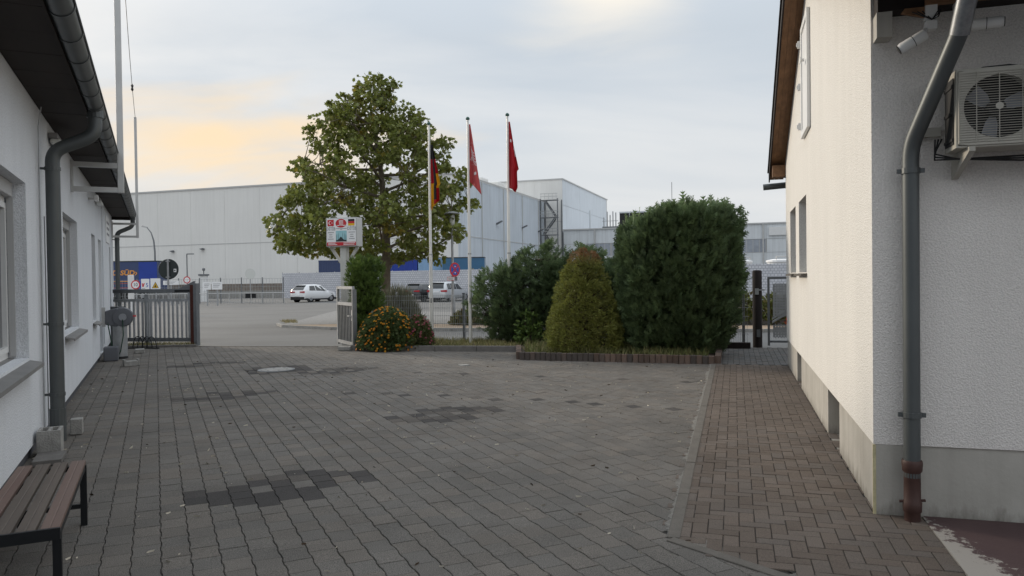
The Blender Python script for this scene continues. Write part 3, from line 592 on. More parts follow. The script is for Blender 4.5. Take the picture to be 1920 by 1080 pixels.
# ------------------------------------------------------------------ left house
lh = thing('white_house', 'white rendered house with brown eaves, dark gutter and grey window sills', 'house', LA, LR_)
WT, WE = 3.55, 14.6
hol = [(-3.75, -1.36, 0.98, 2.63), (1.75, 3.75, 1.0, 2.63), (6.6, 7.55, 0.94, 2.63), (8.45, 9.45, 0.14, 2.62), (12.3, 13.2, 0.9, 2.63)]
PL = lambda a, z, d: (-d, a, z)
wall_holes(-26, WE, 0.13, WT, hol, PL, 0.24, -1).build('wall', 'stucco_white', lh)  # house lengthened, unseen behind the camera, to shade the foreground paving
MB().box(-7.5, -0.24, -26, WE, 0.0, WT).build('house_core', 'stucco_white', lh)
MB().box(-0.23, -0.045, -26, WE - 0.05, -0.05, 0.13).build('plinth', 'plinth_dark', lh)
MB().box(-0.005, 0.03, 9.6, 12.0, 0.30, 3.4).build('wall_panel', 'stucco_white', lh)
def lwin(y0, y1, z0, z1, sill=True, door=False):
    w = MB(); t = 0.07
    w.box(-0.225, -0.165, y0, y0 + t, z0, z1).box(-0.225, -0.165, y1 - t, y1, z0, z1).box(-0.225, -0.165, y0 + t, y1 - t, z0, z0 + t).box(-0.225, -0.165, y0 + t, y1 - t, z1 - 0.2, z1)
    f = w.build('door' if door else 'window', 'white_frame', lh, bevel=0.006)
    ym = (y0 + y1) / 2
    if y1 - y0 > 1.5:
        MB().box(-0.22, -0.16, ym - 0.06, ym + 0.06, z0 + t, z1 - 0.2).build('mullion', 'white_frame', f)
        for a, b in ((y0 + t, ym - 0.06), (ym + 0.06, y1 - t)):
            MB().box(-0.215, -0.150, a, a + 0.05, z0 + t, z1 - 0.2).box(-0.215, -0.150, b - 0.05, b, z0 + t, z1 - 0.2).box(-0.215, -0.150, a + 0.05, b - 0.05, z0 + t, z0 + t + 0.05).box(-0.215, -0.150, a + 0.05, b - 0.05, z1 - 0.25, z1 - 0.2).build('sash', 'white_frame', f)
            MB().box(-0.20, -0.19, a + 0.05, b - 0.05, z0 + t + 0.05, z1 - 0.25).build('pane', 'dark_glass', f)
    elif door:
        MB().box(-0.215, -0.18, y0 + t, y1 - t, z0 + t, z1 - 0.2).build('door_leaf', 'white_frame', f)
        MB().box(-0.18, -0.11, y0 + 0.12, y0 + 0.14, 1.0, 1.03).box(-0.125, -0.11, y0 + 0.12, y0 + 0.26, 1.0, 1.03).build('handle', 'steel_light', f)
    else: MB().box(-0.20, -0.19, y0 + t, y1 - t, z0 + t, z1 - 0.2).build('pane', 'dark_glass', f)
    # shutter box and slats of the half-lowered roller
    MB().box(-0.16, -0.10, y0 + 0.03, y1 - 0.03, z1 - 0.14, z1 - 0.002).build('shutter_box', 'shutter_grey', f, bevel=0.01)
    for a, b in ((y0 + 0.002, y0 + 0.03), (y1 - 0.03, y1 - 0.002)): MB().box(-0.15, -0.10, a, b, z0 + 0.02, z1 - 0.14).build('shutter_rail', 'shutter_grey', f)
    if sill:
        MB().prism([(-0.17, z0 + 0.012), (0.115, z0 - 0.05), (0.115, z0 - 0.085), (0.105, z0 - 0.085), (0.10, z0 - 0.066), (-0.17, z0 - 0.004)], y0 - 0.05, y1 + 0.05, 'xz').build('sill', 'grey_sill', f)
for k, h in enumerate(hol): lwin(*h, sill=(k != 3), door=(k == 3))
# eaves: boards along the house, rafters across
RP = math.tan(R(24))
yy = -26.0
while yy < 14.2:      # boarded soffit, boards across the eaves
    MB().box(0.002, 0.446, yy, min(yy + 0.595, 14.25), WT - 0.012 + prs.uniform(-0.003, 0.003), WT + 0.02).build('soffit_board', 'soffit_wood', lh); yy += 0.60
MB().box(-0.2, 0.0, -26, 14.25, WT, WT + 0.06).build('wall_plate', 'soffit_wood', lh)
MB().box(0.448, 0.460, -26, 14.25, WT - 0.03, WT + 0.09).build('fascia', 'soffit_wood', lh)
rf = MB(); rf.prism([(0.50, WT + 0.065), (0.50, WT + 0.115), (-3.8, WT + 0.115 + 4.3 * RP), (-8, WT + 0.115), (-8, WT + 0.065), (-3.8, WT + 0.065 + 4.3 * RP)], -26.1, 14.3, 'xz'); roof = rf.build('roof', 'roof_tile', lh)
m0 = MB()
for s in range(6):
    a0, a1 = s / 6 * 0.3, (s + 1) / 6 * 0.3; h0, h1 = 0.022 * math.sin(s / 6 * math.pi), 0.022 * math.sin((s + 1) / 6 * math.pi)
    m0.quad((0.60, a0, WT + 0.072 + h0), (0.60, a1, WT + 0.072 + h1), (0.60, a1, WT + 0.094 + h1), (0.60, a0, WT + 0.094 + h0)); m0.quad((0.60, a0, WT + 0.094 + h0), (0.60, a1, WT + 0.094 + h1), (0.2, a1, WT + 0.19 + h1), (0.2, a0, WT + 0.19 + h0)); m0.quad((0.60, a0, WT + 0.072 + h0), (0.60, a1, WT + 0.072 + h1), (0.45, a1, WT + 0.118 + h1), (0.45, a0, WT + 0.118 + h0))
tm = m0.mesh('roof_tile', 'roof_tile')
for k in range(81): inst(tm, 'roof_tile', roof, (0, -10 + 0.3 * k, 0))
MB().box(-8, 0.5, 14.25, 14.28, WT - 0.09, WT + 0.06).build('verge_board', 'dark_wood', lh)
# gutter in lengths with overlapping joints
GX, GZ, GR = 0.53, WT + 0.06, 0.088
def half_pipe(y0, y1, r, m):
    V, F = [], []
    for yy in (y0, y1):
        for rr in (r, r - 0.004):
            for k in range(13):
                t = math.pi + math.pi * k / 12; V.append((GX + rr * math.cos(t), yy, GZ + rr * math.sin(t)))
    for k in range(12):
        F += [(k, k + 1, 26 + k + 1, 26 + k), (13 + k, 13 + k + 1, 39 + k + 1, 39 + k), (k, k + 1, 14 + k, 13 + k), (26 + k, 27 + k, 40 + k, 39 + k)]
    me = bpy.data.meshes.new('gutter'); me.from_pydata(V, [], F); me.materials.append(MATS[m]); me.polygons.foreach_set('use_smooth', [True] * len(F)); me.set_sharp_from_angle(angle=R(40)); return me
y = -26.0; L_ = 0.62; gm_ = half_pipe(0, L_, GR, 'zinc_dark'); bm_ = half_pipe(0, 0.03, GR + 0.007, 'zinc_dark')
while y + L_ < 14.6:
    o = inst(gm_, 'gutter', lh, (0, y, 0)); inst(bm_, 'gutter_bracket', o, (0, L_ - 0.02, 0)); y += L_
# bead along the outer rim
MB().tube([(GX + GR + 0.006, -26, GZ + 0.003), (GX + GR + 0.006, 14.5, GZ + 0.003)], 0.009, 6).build('gutter_bead', 'zinc_dark', lh)
def arc(pts, r=0.12, n=6):
    """round the corners of a polyline"""
    P = [Vector(p) for p in pts]; o = [P[0]]
    for i in range(1, len(P) - 1):
        a = (P[i - 1] - P[i]).normalized(); b = (P[i + 1] - P[i]).normalized(); s, e = P[i] + a * r, P[i] + b * r
        for k in range(n + 1):
            t = k / n; o.append((s * (1 - t) + P[i] * t) * (1 - t) + (P[i] * (1 - t) + e * t) * t)
    return o + [P[-1]]
def ldown(y, r, m, base, label):
    pts = arc([(GX, y, GZ - 0.05), (GX, y, GZ - 0.33), (0.125, y, GZ - 0.52), (0.125, y, base)], 0.12)
    dp = MB().tube(pts, r, 14).build('downpipe', m, lh, smooth=True); dp['label'] = label
    for z in (2.9, 1.25, base + 0.45): 
        MB().tube([(0.125, y, z - 0.018), (0.125, y, z + 0.018)], r + 0.007, 14).box(0.0, 0.125, y - 0.012, y + 0.012, z - 0.012, z + 0.012).build('pipe_clamp', m, dp)
    MB().tube([(0.125, y, 0.0), (0.125, y, base + 0.3)], r + 0.008, 14).build('pipe_shoe', m, dp)
    MB().tube([(GX, y, GZ - 0.06), (GX, y, GZ - 0.14)], r + 0.012, 14).build('outlet', m, dp)
    return dp
ldown(-0.42, 0.070, 'zinc_dark', 0.05, 'dark zinc downpipe with swan neck beside the near window')
ldown(14.2, 0.06, 'zinc_dark', 0.0, 'zinc downpipe at the gate end of the house')
# lightning wire beside the near pipe
MB().tube([(0.03, -0.66, 0.05), (0.03, -0.66, 3.3), (0.06, -0.66, 3.5)], 0.006, 5).build('earth_wire', 'galvanised', lh)
MB().tube([(0.03, -0.33, 0.05), (0.03, -0.33, 2.4)], 0.006, 5).build('earth_wire', 'galvanised', lh)
# lamps under the eaves, name board
for yy in (0.35, 7.6):
    f = MB().box(0.005, 0.10, yy, yy + 0.62, 3.36, 3.42).build('eaves_lamp', 'grey_sill', lh, bevel=0.01)
    MB().box(0.02, 0.13, yy + 0.02, yy + 0.6, 3.30, 3.358).build('diffuser', 'lamp_glass', f, bevel=0.02)
nb = MB().box(0.031, 0.05, 10.6, 11.9, 2.66, 3.30).build('name_board', 'white_print', lh)
for zz in (3.12, 2.98, 2.84): MB().box(0.05, 0.053, 10.8, 11.7, zz, zz + 0.06).build('line_of_print', 'grey_print', nb)
MB().box(0.10, 0.16, 6.0, 6.25, 3.2, 3.3).box(0.0, 0.1, 6.1, 6.14, 3.22, 3.26).build('floodlight', 'camera_white', lh)
# steel frames carrying the aerial poles
def aerial(y, z0, ztop, w, label):
    t = thing('aerial_mast', label, 'mast', Lw(0, y, 0), LR_)
    MB().box(0.65 - w / 2, 0.65 + w / 2, -w / 2, w / 2, z0 - w / 2, ztop).build('pole', 'steel_light', t, bevel=0.006)
    for z in (z0, z0 + 0.36): MB().box(0.035, 0.65 - w / 2, -w / 2 + 0.006, w / 2 - 0.006, z - w / 2 + 0.006, z + w / 2 - 0.006).build('bracket_arm', 'steel_light', t)
    MB().box(0.003, 0.035, -w / 2, w / 2, z0 - 0.05, z0 + 0.42).build('wall_plate', 'steel_light', t)
    MB().box(0.65 - w / 2 + .004, 0.65 + w / 2 - .004, -w / 2 + .004, w / 2 - .004, ztop, ztop + 0.01).build('end_cap', 'steel_grey', t); return t
aerial(2.9, 3.06, 8.6, 0.085, 'tall square steel aerial mast bracketed above the two-light window')
aerial(14.05, 2.98, 6.35, 0.07, 'short square steel aerial mast beside the gate-end downpipe')
a, b = Lw(0.65, 14.05, 6.36), Lw(0.65, 2.9, 8.62); w_ = MB().tube([a + (b - a) * (k / 12) - Vector((0, 0, 0.5 * (1 - (2 * k / 12 - 1) ** 2))) for k in range(13)], 0.007, 5)
aw = tag(w_.build('aerial_wire', 'steel_grey'), 'thin aerial wire strung between the two masts', 'wire')
q = a + (b - a) * 0.25 - Vector((0, 0, 0.375)); MB().lathe([(0.01, -0.09), (0.035, -0.05), (0.02, 0), (0.035, 0.05), (0.01, 0.09)], q, 8).build('insulator', 'black_print', aw)

# bench ---------------------------------------------------------------
bn = thing('slatted_bench', 'backless bench with brown and grey slats on black steel frame', 'bench', Lw(0.43, -4.5, 0), LR_)
for k, x0 in enumerate((-0.20, -0.095, 0.01, 0.115)):
    s = MB(); s.prism([(x0, 0.418), (x0 + 0.084, 0.418), (x0 + 0.084, 0.446), (x0 + 0.046, 0.446), (x0 + 0.044, 0.443), (x0 + 0.040, 0.443), (x0 + 0.038, 0.446), (x0, 0.446)], -0.80, 0.79, 'xz'); s.build('slat', 'slat_brown' if k in (0, 3) else 'slat_grey', bn, bevel=0.003)
for sy in (-1, 1):
    yy = sy * 0.76
    MB().box(-0.205, 0.205, yy - 0.02, yy + 0.02, 0.385, 0.417).build('cross_rail', 'black_steel', bn)
    if sy < 0: MB().box(-0.205, 0.205, yy - 0.066, yy - 0.044, 0.39, 0.449).build('end_plate', 'black_steel', bn)
    for sx in (-1, 1): MB().box(sx * 0.185 - 0.02, sx * 0.185 + 0.02, yy - 0.02, yy + 0.02, 0.0, 0.384).build('leg', 'black_steel', bn)
MB().box(-0.164, 0.164, 0.745, 0.775, 0.12, 0.15).build('stretcher', 'black_steel', bn); MB().box(-0.164, 0.164, -0.775, -0.745, 0.12, 0.15).build('stretcher', 'black_steel', bn)
for sx in (-1, 1): MB().box(sx * 0.185 - 0.015, sx * 0.185 + 0.015, -0.739, 0.739, 0.388, 0.415).build('side_rail', 'black_steel', bn)
# concrete blocks by the wall
def hollow(loc, rz, w, d, h, label, name='concrete_block'):
    t = 0.03; o = MB(); 
    for x0, x1, y0, y1 in ((-w/2, w/2, -d/2, -d/2+t), (-w/2, w/2, d/2-t, d/2), (-w/2, -w/2+t, -d/2+t, d/2-t), (w/2-t, w/2, -d/2+t, d/2-t), (-t/2, t/2, -d/2+t, d/2-t)): o.box(x0, x1, y0, y1, 0, h)
    o.box(-w/2+t, w/2-t, -d/2+t, d/2-t, 0.01, h * 0.35)
    o = o.build(name, 'block_grey'); o.location = loc; o.rotation_euler = (0, 0, rz); tag(o, label, 'concrete block'); return o
hollow(Lw(0.13, -1.12, 0.012), LR_, 0.20, 0.26, 0.24, 'hollow grey concrete block beside the downpipe')
o = MB().box(-0.12, 0.12, -0.2, 0.2, 0, 0.05).build('paving_slab', 'concrete_dark', bevel=0.006); o.location = Lw(0.16, -1.48, 0.008); o.rotation_euler = (0, 0, LR_); tag(o, 'loose dark paving slab lying beside the hollow block', 'slab')
o = MB().box(-0.06, 0.06, -0.07, 0.07, 0, 0.17).build('concrete_block', 'block_grey', bevel=0.008); o.location = Lw(0.27, -0.1, 0.004); o.rotation_euler = (0, 0, LR_); tag(o, 'small solid concrete block on the gate side of the downpipe foot', 'concrete block')
o = MB().prism([(-0.14, 0), (0.14, 0), (0.15, 0.13), (0.11, 0.13), (0.10, 0.10), (-0.10, 0.10), (-0.11, 0.13), (-0.15, 0.13)], -0.09, 0.09, 'xz').build('concrete_block', 'block_grey', bevel=0.006); o.location = Lw(0.62, 7.2, 0.003); o.rotation_euler = (0, 0, LR_ + 0.2); tag(o, 'small notched concrete footing standing alone on the paving', 'concrete block')
# hose reel and steel bin
hr = thing('hose_reel', 'grey garden hose reel hanging on the white house wall', 'hose reel', Lw(0.42, 8.95, 0.92), LR_)
MB().lathe([(0.15, -0.13), (0.20, -0.12), (0.215, -0.05), (0.215, 0.05), (0.20, 0.12), (0.15, 0.13)], seg=24, axis='y').build('drum', 'reel_grey', hr, smooth=True)
MB().lathe([(0.075, -0.148), (0.08, -0.13)], seg=18, axis='y').build('hub', 'reel_light', hr)
MB().prism([(-0.34, -0.16), (-0.10, -0.21), (-0.02, -0.12), (-0.02, 0.16), (-0.12, 0.20), (-0.34, 0.14)], -0.10, 0.10, 'xz').build('housing', 'reel_grey', hr, bevel=0.02)
MB().box(-0.41, -0.34, -0.05, 0.05, -0.2, 0.22).build('wall_bracket', 'steel_light', hr); MB().box(0.20, 0.27, -0.09, -0.06, 0.0, 0.035).build('hose_nozzle', 'sign_red', hr)
MB().tube([(0.0, -0.15, -0.05), (0.01, -0.17, -0.4), (-0.05, -0.18, -0.75), (-0.12, -0.17, -0.88), (-0.2, -0.15, -0.7), (-0.28, -0.1, -0.2), (-0.3, -0.08, 0.0)], 0.011, 6).build('hose', 'hose_green', hr, smooth=True)
bi = thing('steel_bin', 'upright brushed steel bin below the hose reel', 'bin', Lw(0.36, 9.0, 0), LR_)
MB().lathe([(0.145, 0.0), (0.145, 0.70), (0.15, 0.70), (0.15, 0.735), (0.13, 0.75)], seg=24).build('body', 'galvanised', bi, smooth=True); MB().lathe([(0.148, 0.0), (0.148, 0.05)], seg=24).build('base_ring', 'black_print', bi)
gb = MB(); gb.box(-0.14, 0.14, -0.16, 0.16, 0, 0.3); o = gb.build('plastic_tub', 'reel_grey', bevel=0.02); o.location = Lw(0.2, 8.55, 0.004); o.rotation_euler = (0, 0, LR_); tag(o, 'dark grey plastic tub against the wall beside the bin', 'tub')
o = MB().box(-0.1, 0.1, -0.16, 0.16, 0, 0.09).build('brick_stack', 'block_grey', bevel=0.01); o.location = Lw(0.72, 10.2, 0.004); o.rotation_euler = (0, 0, LR_); tag(o, 'flat grey stone lying on the paving behind the bin', 'stone')

# ------------------------------------------------------------------ right house
rh = thing('cream_house', 'cream rendered gable house with brown verge and pale plinth', 'house', RK, RR_)
RT = 3.77; SL = 0.39; GD = 8.93; RIDGE = RT + GD / 2 * SL
holes = [(4.9, 6.07, 1.70, 2.73), (6.67, 7.85, 1.70, 2.73)]
PR = lambda a, z, d: (d, a, z)
wall_holes(0, GD, 0.49, 3.42, holes, PR, 0.2, 1).build('wall', 'stucco_cream', rh)
mb = MB(); mb.prism([(0.0, 3.42), (GD, 3.42), (GD, RT), (GD / 2, RIDGE), (0, RT)], 0.0, 0.2, 'yz'); mb.build('gable', 'stucco_cream', rh)
PF = lambda a, z, d: (a, d, z)
fw_ = wall_holes(0.2, 9, 0.49, 3.6, [], PF, 0.2, 1); fw_.build('front_wall', 'stucco_front', rh)
fw2 = MB(); fw2.box(0.001, 0.2, -0.0015, 0.0, 0.49, 3.42); fw2.build('corner_strip', 'stucco_front', rh)
MB().box(0.22, 9, 0.22, GD, 0.0, 3.5).build('house_core', 'plinth_light', rh)
ph = [(1.87, 2.75, 0.0, 0.47), (6.0, 6.75, 0.0, 0.47)]
wall_holes(0.0, GD, -0.05, 0.488, ph, lambda a, z, d: (0.014 + d, a, z), 0.2, 1).build('plinth', 'plinth_light', rh)
MB().box(0.018, 9, 0.012, 0.2, -0.05, 0.488).build('plinth', 'plinth_light', rh)
for y0, y1, z0, z1 in ph: MB().box(0.165, 0.205, y0 + 0.005, y1 - 0.005, 0.0, 0.46).build('cellar_vent', 'concrete', rh)
MB().box(-0.004, 0.016, -0.004, 0.010, 0.0, 0.485).build('corner_bead', 'yellow_foam', rh)
for y0, y1, z0, z1 in holes:
    w = MB(); t = 0.06; w.box(0.13, 0.18, y0, y0 + t, z0, z1).box(0.13, 0.18, y1 - t, y1, z0, z1).box(0.13, 0.18, y0 + t, y1 - t, z0, z0 + t).box(0.13, 0.18, y0 + t, y1 - t, z1 - t, z1); f = w.build('window', 'white_frame', rh)
    MB().box(0.15, 0.16, y0 + t, y1 - t, z0 + t, z1 - t).build('pane', 'dark_glass', f)
    MB().prism([(0.14, z0 + 0.01), (-0.075, z0 - 0.025), (-0.075, z0 - 0.05), (0.14, z0 - 0.006)], y0 - 0.06, y1 + 0.06, 'xz').build('sill', 'edging', f)
# upper casement hung flush on the gable
f = MB(); t = 0.09; y0, y1, z0, z1 = 4.2, 5.1, 3.49, 4.96
f.box(-0.045, -0.003, y0, y0 + t, z0, z1).box(-0.045, -0.003, y1 - t, y1, z0, z1).box(-0.045, -0.003, y0 + t, y1 - t, z0, z0 + t).box(-0.045, -0.003, y0 + t, y1 - t, z1 - t, z1); f = f.build('casement', 'white_frame', rh, bevel=0.008)
MB().box(-0.028, -0.004, y0 + t, y1 - t, z0 + t, z1 - t).build('panel', 'white_frame', f); 
for z in (3.62, 4.15, 4.72): MB().box(-0.075, -0.003, y1 + 0.004, y1 + 0.055, z, z + 0.09).box(-0.09, -0.075, y1 + 0.015, y1 + 0.045, z + 0.02, z + 0.07).build('hinge', 'white_frame', f)
MB().box(-0.085, -0.045, y0 + 0.30, y0 + 0.33, 4.38, 4.41).box(-0.095, -0.085, y0 + 0.25, y0 + 0.42, 4.37, 4.42).build('handle', 'white_frame', f)
# roof: slab, verge boards, tiles
def rz(y): return RT + SL * (GD / 2 - abs(y - GD / 2))
VO = 0.245; E0, E1 = -1.05, 9.62  # front overhang deepened out of view to darken the upper front wall
for sgn, ya, yb in ((1, E1, GD / 2), (-1, E0, GD / 2)):
    for k in range(3):   # soffit boards under the verge
        x0 = -VO + 0.004 + k * 0.082
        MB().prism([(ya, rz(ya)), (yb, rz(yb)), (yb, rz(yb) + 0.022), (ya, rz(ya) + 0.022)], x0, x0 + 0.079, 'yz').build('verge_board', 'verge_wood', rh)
    MB().prism([(ya, rz(ya) - 0.05), (yb, rz(yb) - 0.05), (yb, rz(yb) + 0.13), (ya, rz(ya) + 0.13)], -VO - 0.022, -VO, 'yz').build('barge_board', 'dark_wood', rh)
    MB().prism([(ya, rz(ya) + 0.026), (yb, rz(yb) + 0.026), (yb, rz(yb) + 0.12), (ya, rz(ya) + 0.12)], -VO + 0.002, 9, 'yz').build('roof', 'roof_tile', rh)
    n = 14
    for k in range(n):
        a, b = ya + (yb - ya) * k / n, ya + (yb - ya) * (k + 1) / n + (-0.03 if sgn < 0 else 0.03) * -1
        MB().prism([(a, rz(a) + 0.13), (b, rz(b) + 0.122), (b, rz(b) + 0.15), (a, rz(a) + 0.165)], -VO - 0.045, -VO + 0.25, 'yz').build('verge_tile', 'roof_tile', rh)
MB().box(-VO + 0.02, 0.0, GD - 0.03, GD + 0.17, RT - 0.30, RT - 0.09).build('purlin_end', 'verge_wood', rh)
g_ = MB(); g_.tube([(-VO - 0.12, E1 + 0.05, RT - 0.40), (0.3, E1 + 0.05, RT - 0.36), (9, E1 + 0.05, RT - 0.36)], 0.06, 10); g_.build('gutter', 'zinc_dark', rh)
# eaves over the front: dark boarded soffit, purlin and wall plate
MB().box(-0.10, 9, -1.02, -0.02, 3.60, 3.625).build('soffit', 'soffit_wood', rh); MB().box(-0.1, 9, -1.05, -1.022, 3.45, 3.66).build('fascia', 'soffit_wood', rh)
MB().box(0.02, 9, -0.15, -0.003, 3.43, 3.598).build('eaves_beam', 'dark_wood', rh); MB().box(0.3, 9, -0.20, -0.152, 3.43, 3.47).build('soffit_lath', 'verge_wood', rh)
MB().box(0.015, 0.11, -0.14, -0.004, 3.26, 3.428).build('rafter_foot', 'plinth_light', rh)
MB().prism([(0.16, 3.40), (0.36, 3.34), (0.38, 3.428), (0.18, 3.428)], -0.16, -0.135, 'xz').build('wood_offcut', 'verge_wood', rh)
MB().tube([(-0.2, -1.13, 3.60), (9, -1.13, 3.60)], 0.07, 12).build('gutter', 'zinc_dark', rh)
# front downpipe with offset, on a red standpipe
px, py = 0.222, -0.10
dp = MB().tube(arc([(0.44, -1.12, 3.56), (0.44, -0.62, 3.47), (0.44, -0.60, 3.36), (0.43, -0.50, 3.18), (px, py, 2.52), (px, py, 0.30)], 0.10), 0.0525, 18).build('downpipe', 'zinc_dark', rh, smooth=True)
MB().tube(arc([(0.44, -0.66, 3.475), (0.44, -0.61, 3.42), (0.44, -0.60, 3.36), (0.42, -0.475, 3.14)], 0.02), 0.057, 18).build('pipe_elbow', 'zinc_new', dp, smooth=True)
MB().lathe([(0.07, 0.0), (0.072, 0.05), (0.060, 0.06)], (0.44, -0.61, 3.43), 18).build('collar', 'zinc_dark', dp)
for z in (2.36, 0.72): 
    c_ = MB(); c_.lathe([(0.060, -0.018), (0.060, 0.018)], (px, py, z), 18); c_.box(px - 0.085, px + 0.085, py - 0.008, py + 0.008, z - 0.015, z + 0.015); c_.box(px - 0.012, px + 0.012, py, 0.0, z - 0.012, z + 0.012); c_.build('pipe_clamp', 'zinc_dark', dp)
sp_ = MB().lathe([(0.050, 0.0), (0.050, 0.06), (0.058, 0.07), (0.060, 0.13), (0.053, 0.145), (0.052, 0.33), (0.062, 0.345), (0.066, 0.40), (0.060, 0.415)], (px, py, 0.0), 18).build('standpipe', 'pipe_red', dp, smooth=True)
MB().tube([(px - 0.08, py, 0.13), (px + 0.08, py + 0.0, 0.145)], 0.010, 6).build('pipe_clip', 'pipe_red', sp_)
# air conditioner ---------------------------------------------------
ac = thing('air_conditioner', 'beige outdoor air conditioning unit bracketed to the house front', 'air conditioner', Rw(0.43, 0, 2.46), RR_)
AW, AH, y0, y1 = 0.80, 0.49, -0.36, -0.09
b_ = MB(); b_.box(0, AW, y0 + 0.14, y1, 0.0, AH).box(0, AW, y0 + 0.004, y0 + 0.14, AH - 0.012, AH).box(0, AW, y0 + 0.004, y0 + 0.14, 0, 0.012).box(0, 0.012, y0 + 0.004, y0 + 0.14, 0.012, AH - 0.012).box(AW - 0.012, AW, y0 + 0.004, y0 + 0.14, 0.012, AH - 0.012).box(0.5, AW - 0.012, y0 + 0.02, y0 + 0.14, 0.012, AH - 0.012); b_.build('casing', 'ac_body', ac)
fx, fz, fr = 0.235, 0.245, 0.195
# front plate with round opening
V, F = [], []; n = 40; ring = []
for k in range(n):
    a = 2 * math.pi * k / n; V.append((fx + fr * math.cos(a), y0, fz + fr * math.sin(a)))
    c, s = math.cos(a), math.sin(a); tt = min((0.55 - 0.235 if c > 0 else 0.225) / max(abs(c), 1e-6), (AH - fz - 0.012 if s > 0 else fz - 0.012) / max(abs(s), 1e-6)); V.append((fx + tt * c, y0, fz + tt * s))
for k in range(n): F.append((2 * k, 2 * k + 1, 2 * ((k + 1) % n) + 1, 2 * ((k + 1) % n)))
me = bpy.data.meshes.new('front_plate'); me.from_pydata(V, [], F); me.materials.append(MATS['ac_body']); o = inst(me, 'front_plate', ac); sm = o.modifiers.new('s', 'SOLIDIFY'); sm.thickness = 0.015; sm.offset = 0
MB().box(0.552, AW, y0 - 0.006, y0 + 0.02, 0.006, AH - 0.006).build('service_panel', 'ac_body', ac)
MB().lathe([(0.222, 0.139), (0.222, 0.132)], (fx, y0, fz), 32, axis='y').build('fan_recess', 'ac_dark', ac)
fan = MB()
for k in range(3):
    a = R(-100 + 120 * k); pts = []
    for r_, da, yy in ((0.04, -0.35, .008), (0.10, -0.42, .004), (0.175, -0.30, .002), (0.182, 0.25, .014), (0.10, 0.40, .014), (0.04, 0.4, .014)): pts.append((fx + r_ * math.cos(a + da), y0 + 0.055 + 3 * yy, fz + r_ * math.sin(a + da)))
    fan.quad(*pts)
fan.build('fan', 'reel_light', ac); MB().lathe([(0.05, 0.03), (0.05, 0.12)], (fx, y0, fz), 20, axis='y').build('fan_hub', 'ac_dark', ac)
gr = MB()
for k in range(29):
    z = 0.03 + k * 0.0153; gr.tube([(0.012, y0 - 0.012, z), (0.53, y0 - 0.012, z)], 0.0021, 4)
for x in (0.012, 0.11, 0.235, 0.36, 0.53): gr.tube([(x, y0 - 0.012, 0.025), (x, y0 - 0.012, 0.465)], 0.0028, 4)
gr.lathe([(0.022, -0.016), (0.022, -0.010)], (fx, y0, fz), 14, axis='y'); gr.build('fan_grille', 'ac_body', ac)
MB().box(-0.006, -0.001, y0 + 0.05, y1 - 0.03, 0.03, AH - 0.04).build('side_vent', 'ac_dark', ac)
for k in range(3): MB().box(-0.012, -0.006, y0 + 0.05, y1 - 0.03, 0.05 + k * 0.17, 0.07 + k * 0.17).build('vent_bar', 'ac_dark', ac)
for x in (0.06, 0.70): MB().prism([(0.0, -0.16), (0.0, -0.002), (-0.40, -0.002), (-0.40, -0.03), (-0.03, -0.16)], x, x + 0.035, 'yz').build('wall_bracket', 'ac_body', ac)
for k in range(3): MB().tube([(-0.02 - 0.02 * k, -0.10, 0.10), (-0.07, -0.13, 0.0 - 0.02 * k), (0.05, -0.2, -0.05), (0.4, -0.22, -0.05 - 0.015 * k), (0.9, -0.2, -0.03)], 0.006, 6).build('cable', 'cable', ac, smooth=True)
MB().tube([(0.12, -0.2, AH + 0.005), (0.2, -0.18, AH + 0.04), (0.35, -0.18, AH + 0.045), (0.5, -0.15, AH + 0.02), (0.7, -0.15, AH + 0.04), (0.9, -0.15, AH + 0.02)], 0.008, 6).build('cable', 'cable', ac, smooth=True)
MB().box(-0.17, -0.01, -0.045, -0.004, 0.13, 0.19).build('pipe_duct', 'ac_body', ac)
# security cameras
def cctv(x, z, y, yaw, pitch, label):
    t = thing('security_camera', label, 'camera', Rw(x, y, z), RR_)
    o = MB(); o.lathe([(0.028, -0.09), (0.036, -0.08), (0.036, 0.07), (0.028, 0.085)], seg=16, axis='x'); o = o.build('housing', 'camera_white', t, smooth=True); o.rotation_euler = (0, pitch, yaw)
    MB().lathe([(0.030, 0.086), (0.030, 0.090)], seg=14, axis='x').build('lens', 'ac_dark', o); MB().lathe([(0.0372, -0.01), (0.0372, -0.006)], seg=16, axis='x').build('seam_ring', 'ac_dark', o)
    return t
t = cctv(0.20, 3.17, -0.28, R(180) - R(8), R(28), 'white bullet camera tilted down beside the house corner')
MB().tube([(0.06, 0.02, 0.04), (0.10, 0.10, 0.10), (0.13, 0.12, 0.19)], 0.016, 8).box(0.10, 0.17, 0.10, 0.17, 0.17, 0.26).build('bracket', 'camera_white', t)
t = cctv(0.63, 3.245, -0.28, R(-12), R(2), 'white bullet camera pointing along the front wall past the downpipe')
MB().tube([(-0.06, 0.0, -0.01), (-0.10, 0.06, 0.03), (-0.12, 0.1, 0.1)], 0.016, 8).box(-0.16, -0.09, 0.08, 0.15, 0.02, 0.18).build('bracket', 'camera_white', t)
t = thing('junction_box', 'small white cable box under the eaves between the cameras', 'junction box', Rw(0.335, -0.16, 3.30), RR_)
MB().box(-0.035, 0.035, -0.03, 0.03, -0.03, 0.03).build('box', 'camera_white', t, bevel=0.006)
for k in range(3): MB().tube([(-0.05 - 0.03 * k, 0.0, 0.1), (0.0, -0.03, 0.03), (0.04, -0.02, 0.05 + 0.02 * k), (0.06, 0, 0.1)], 0.004, 5).build('cable', 'cable', t)
# ------------------------------------------------------------------ gates and yard fence
# sliding gate, left of the drive
sg = thing('sliding_gate', 'galvanised bar gate slid open beside the white house', 'gate', (-8.32, 19.62, 0), R(172 - 180))
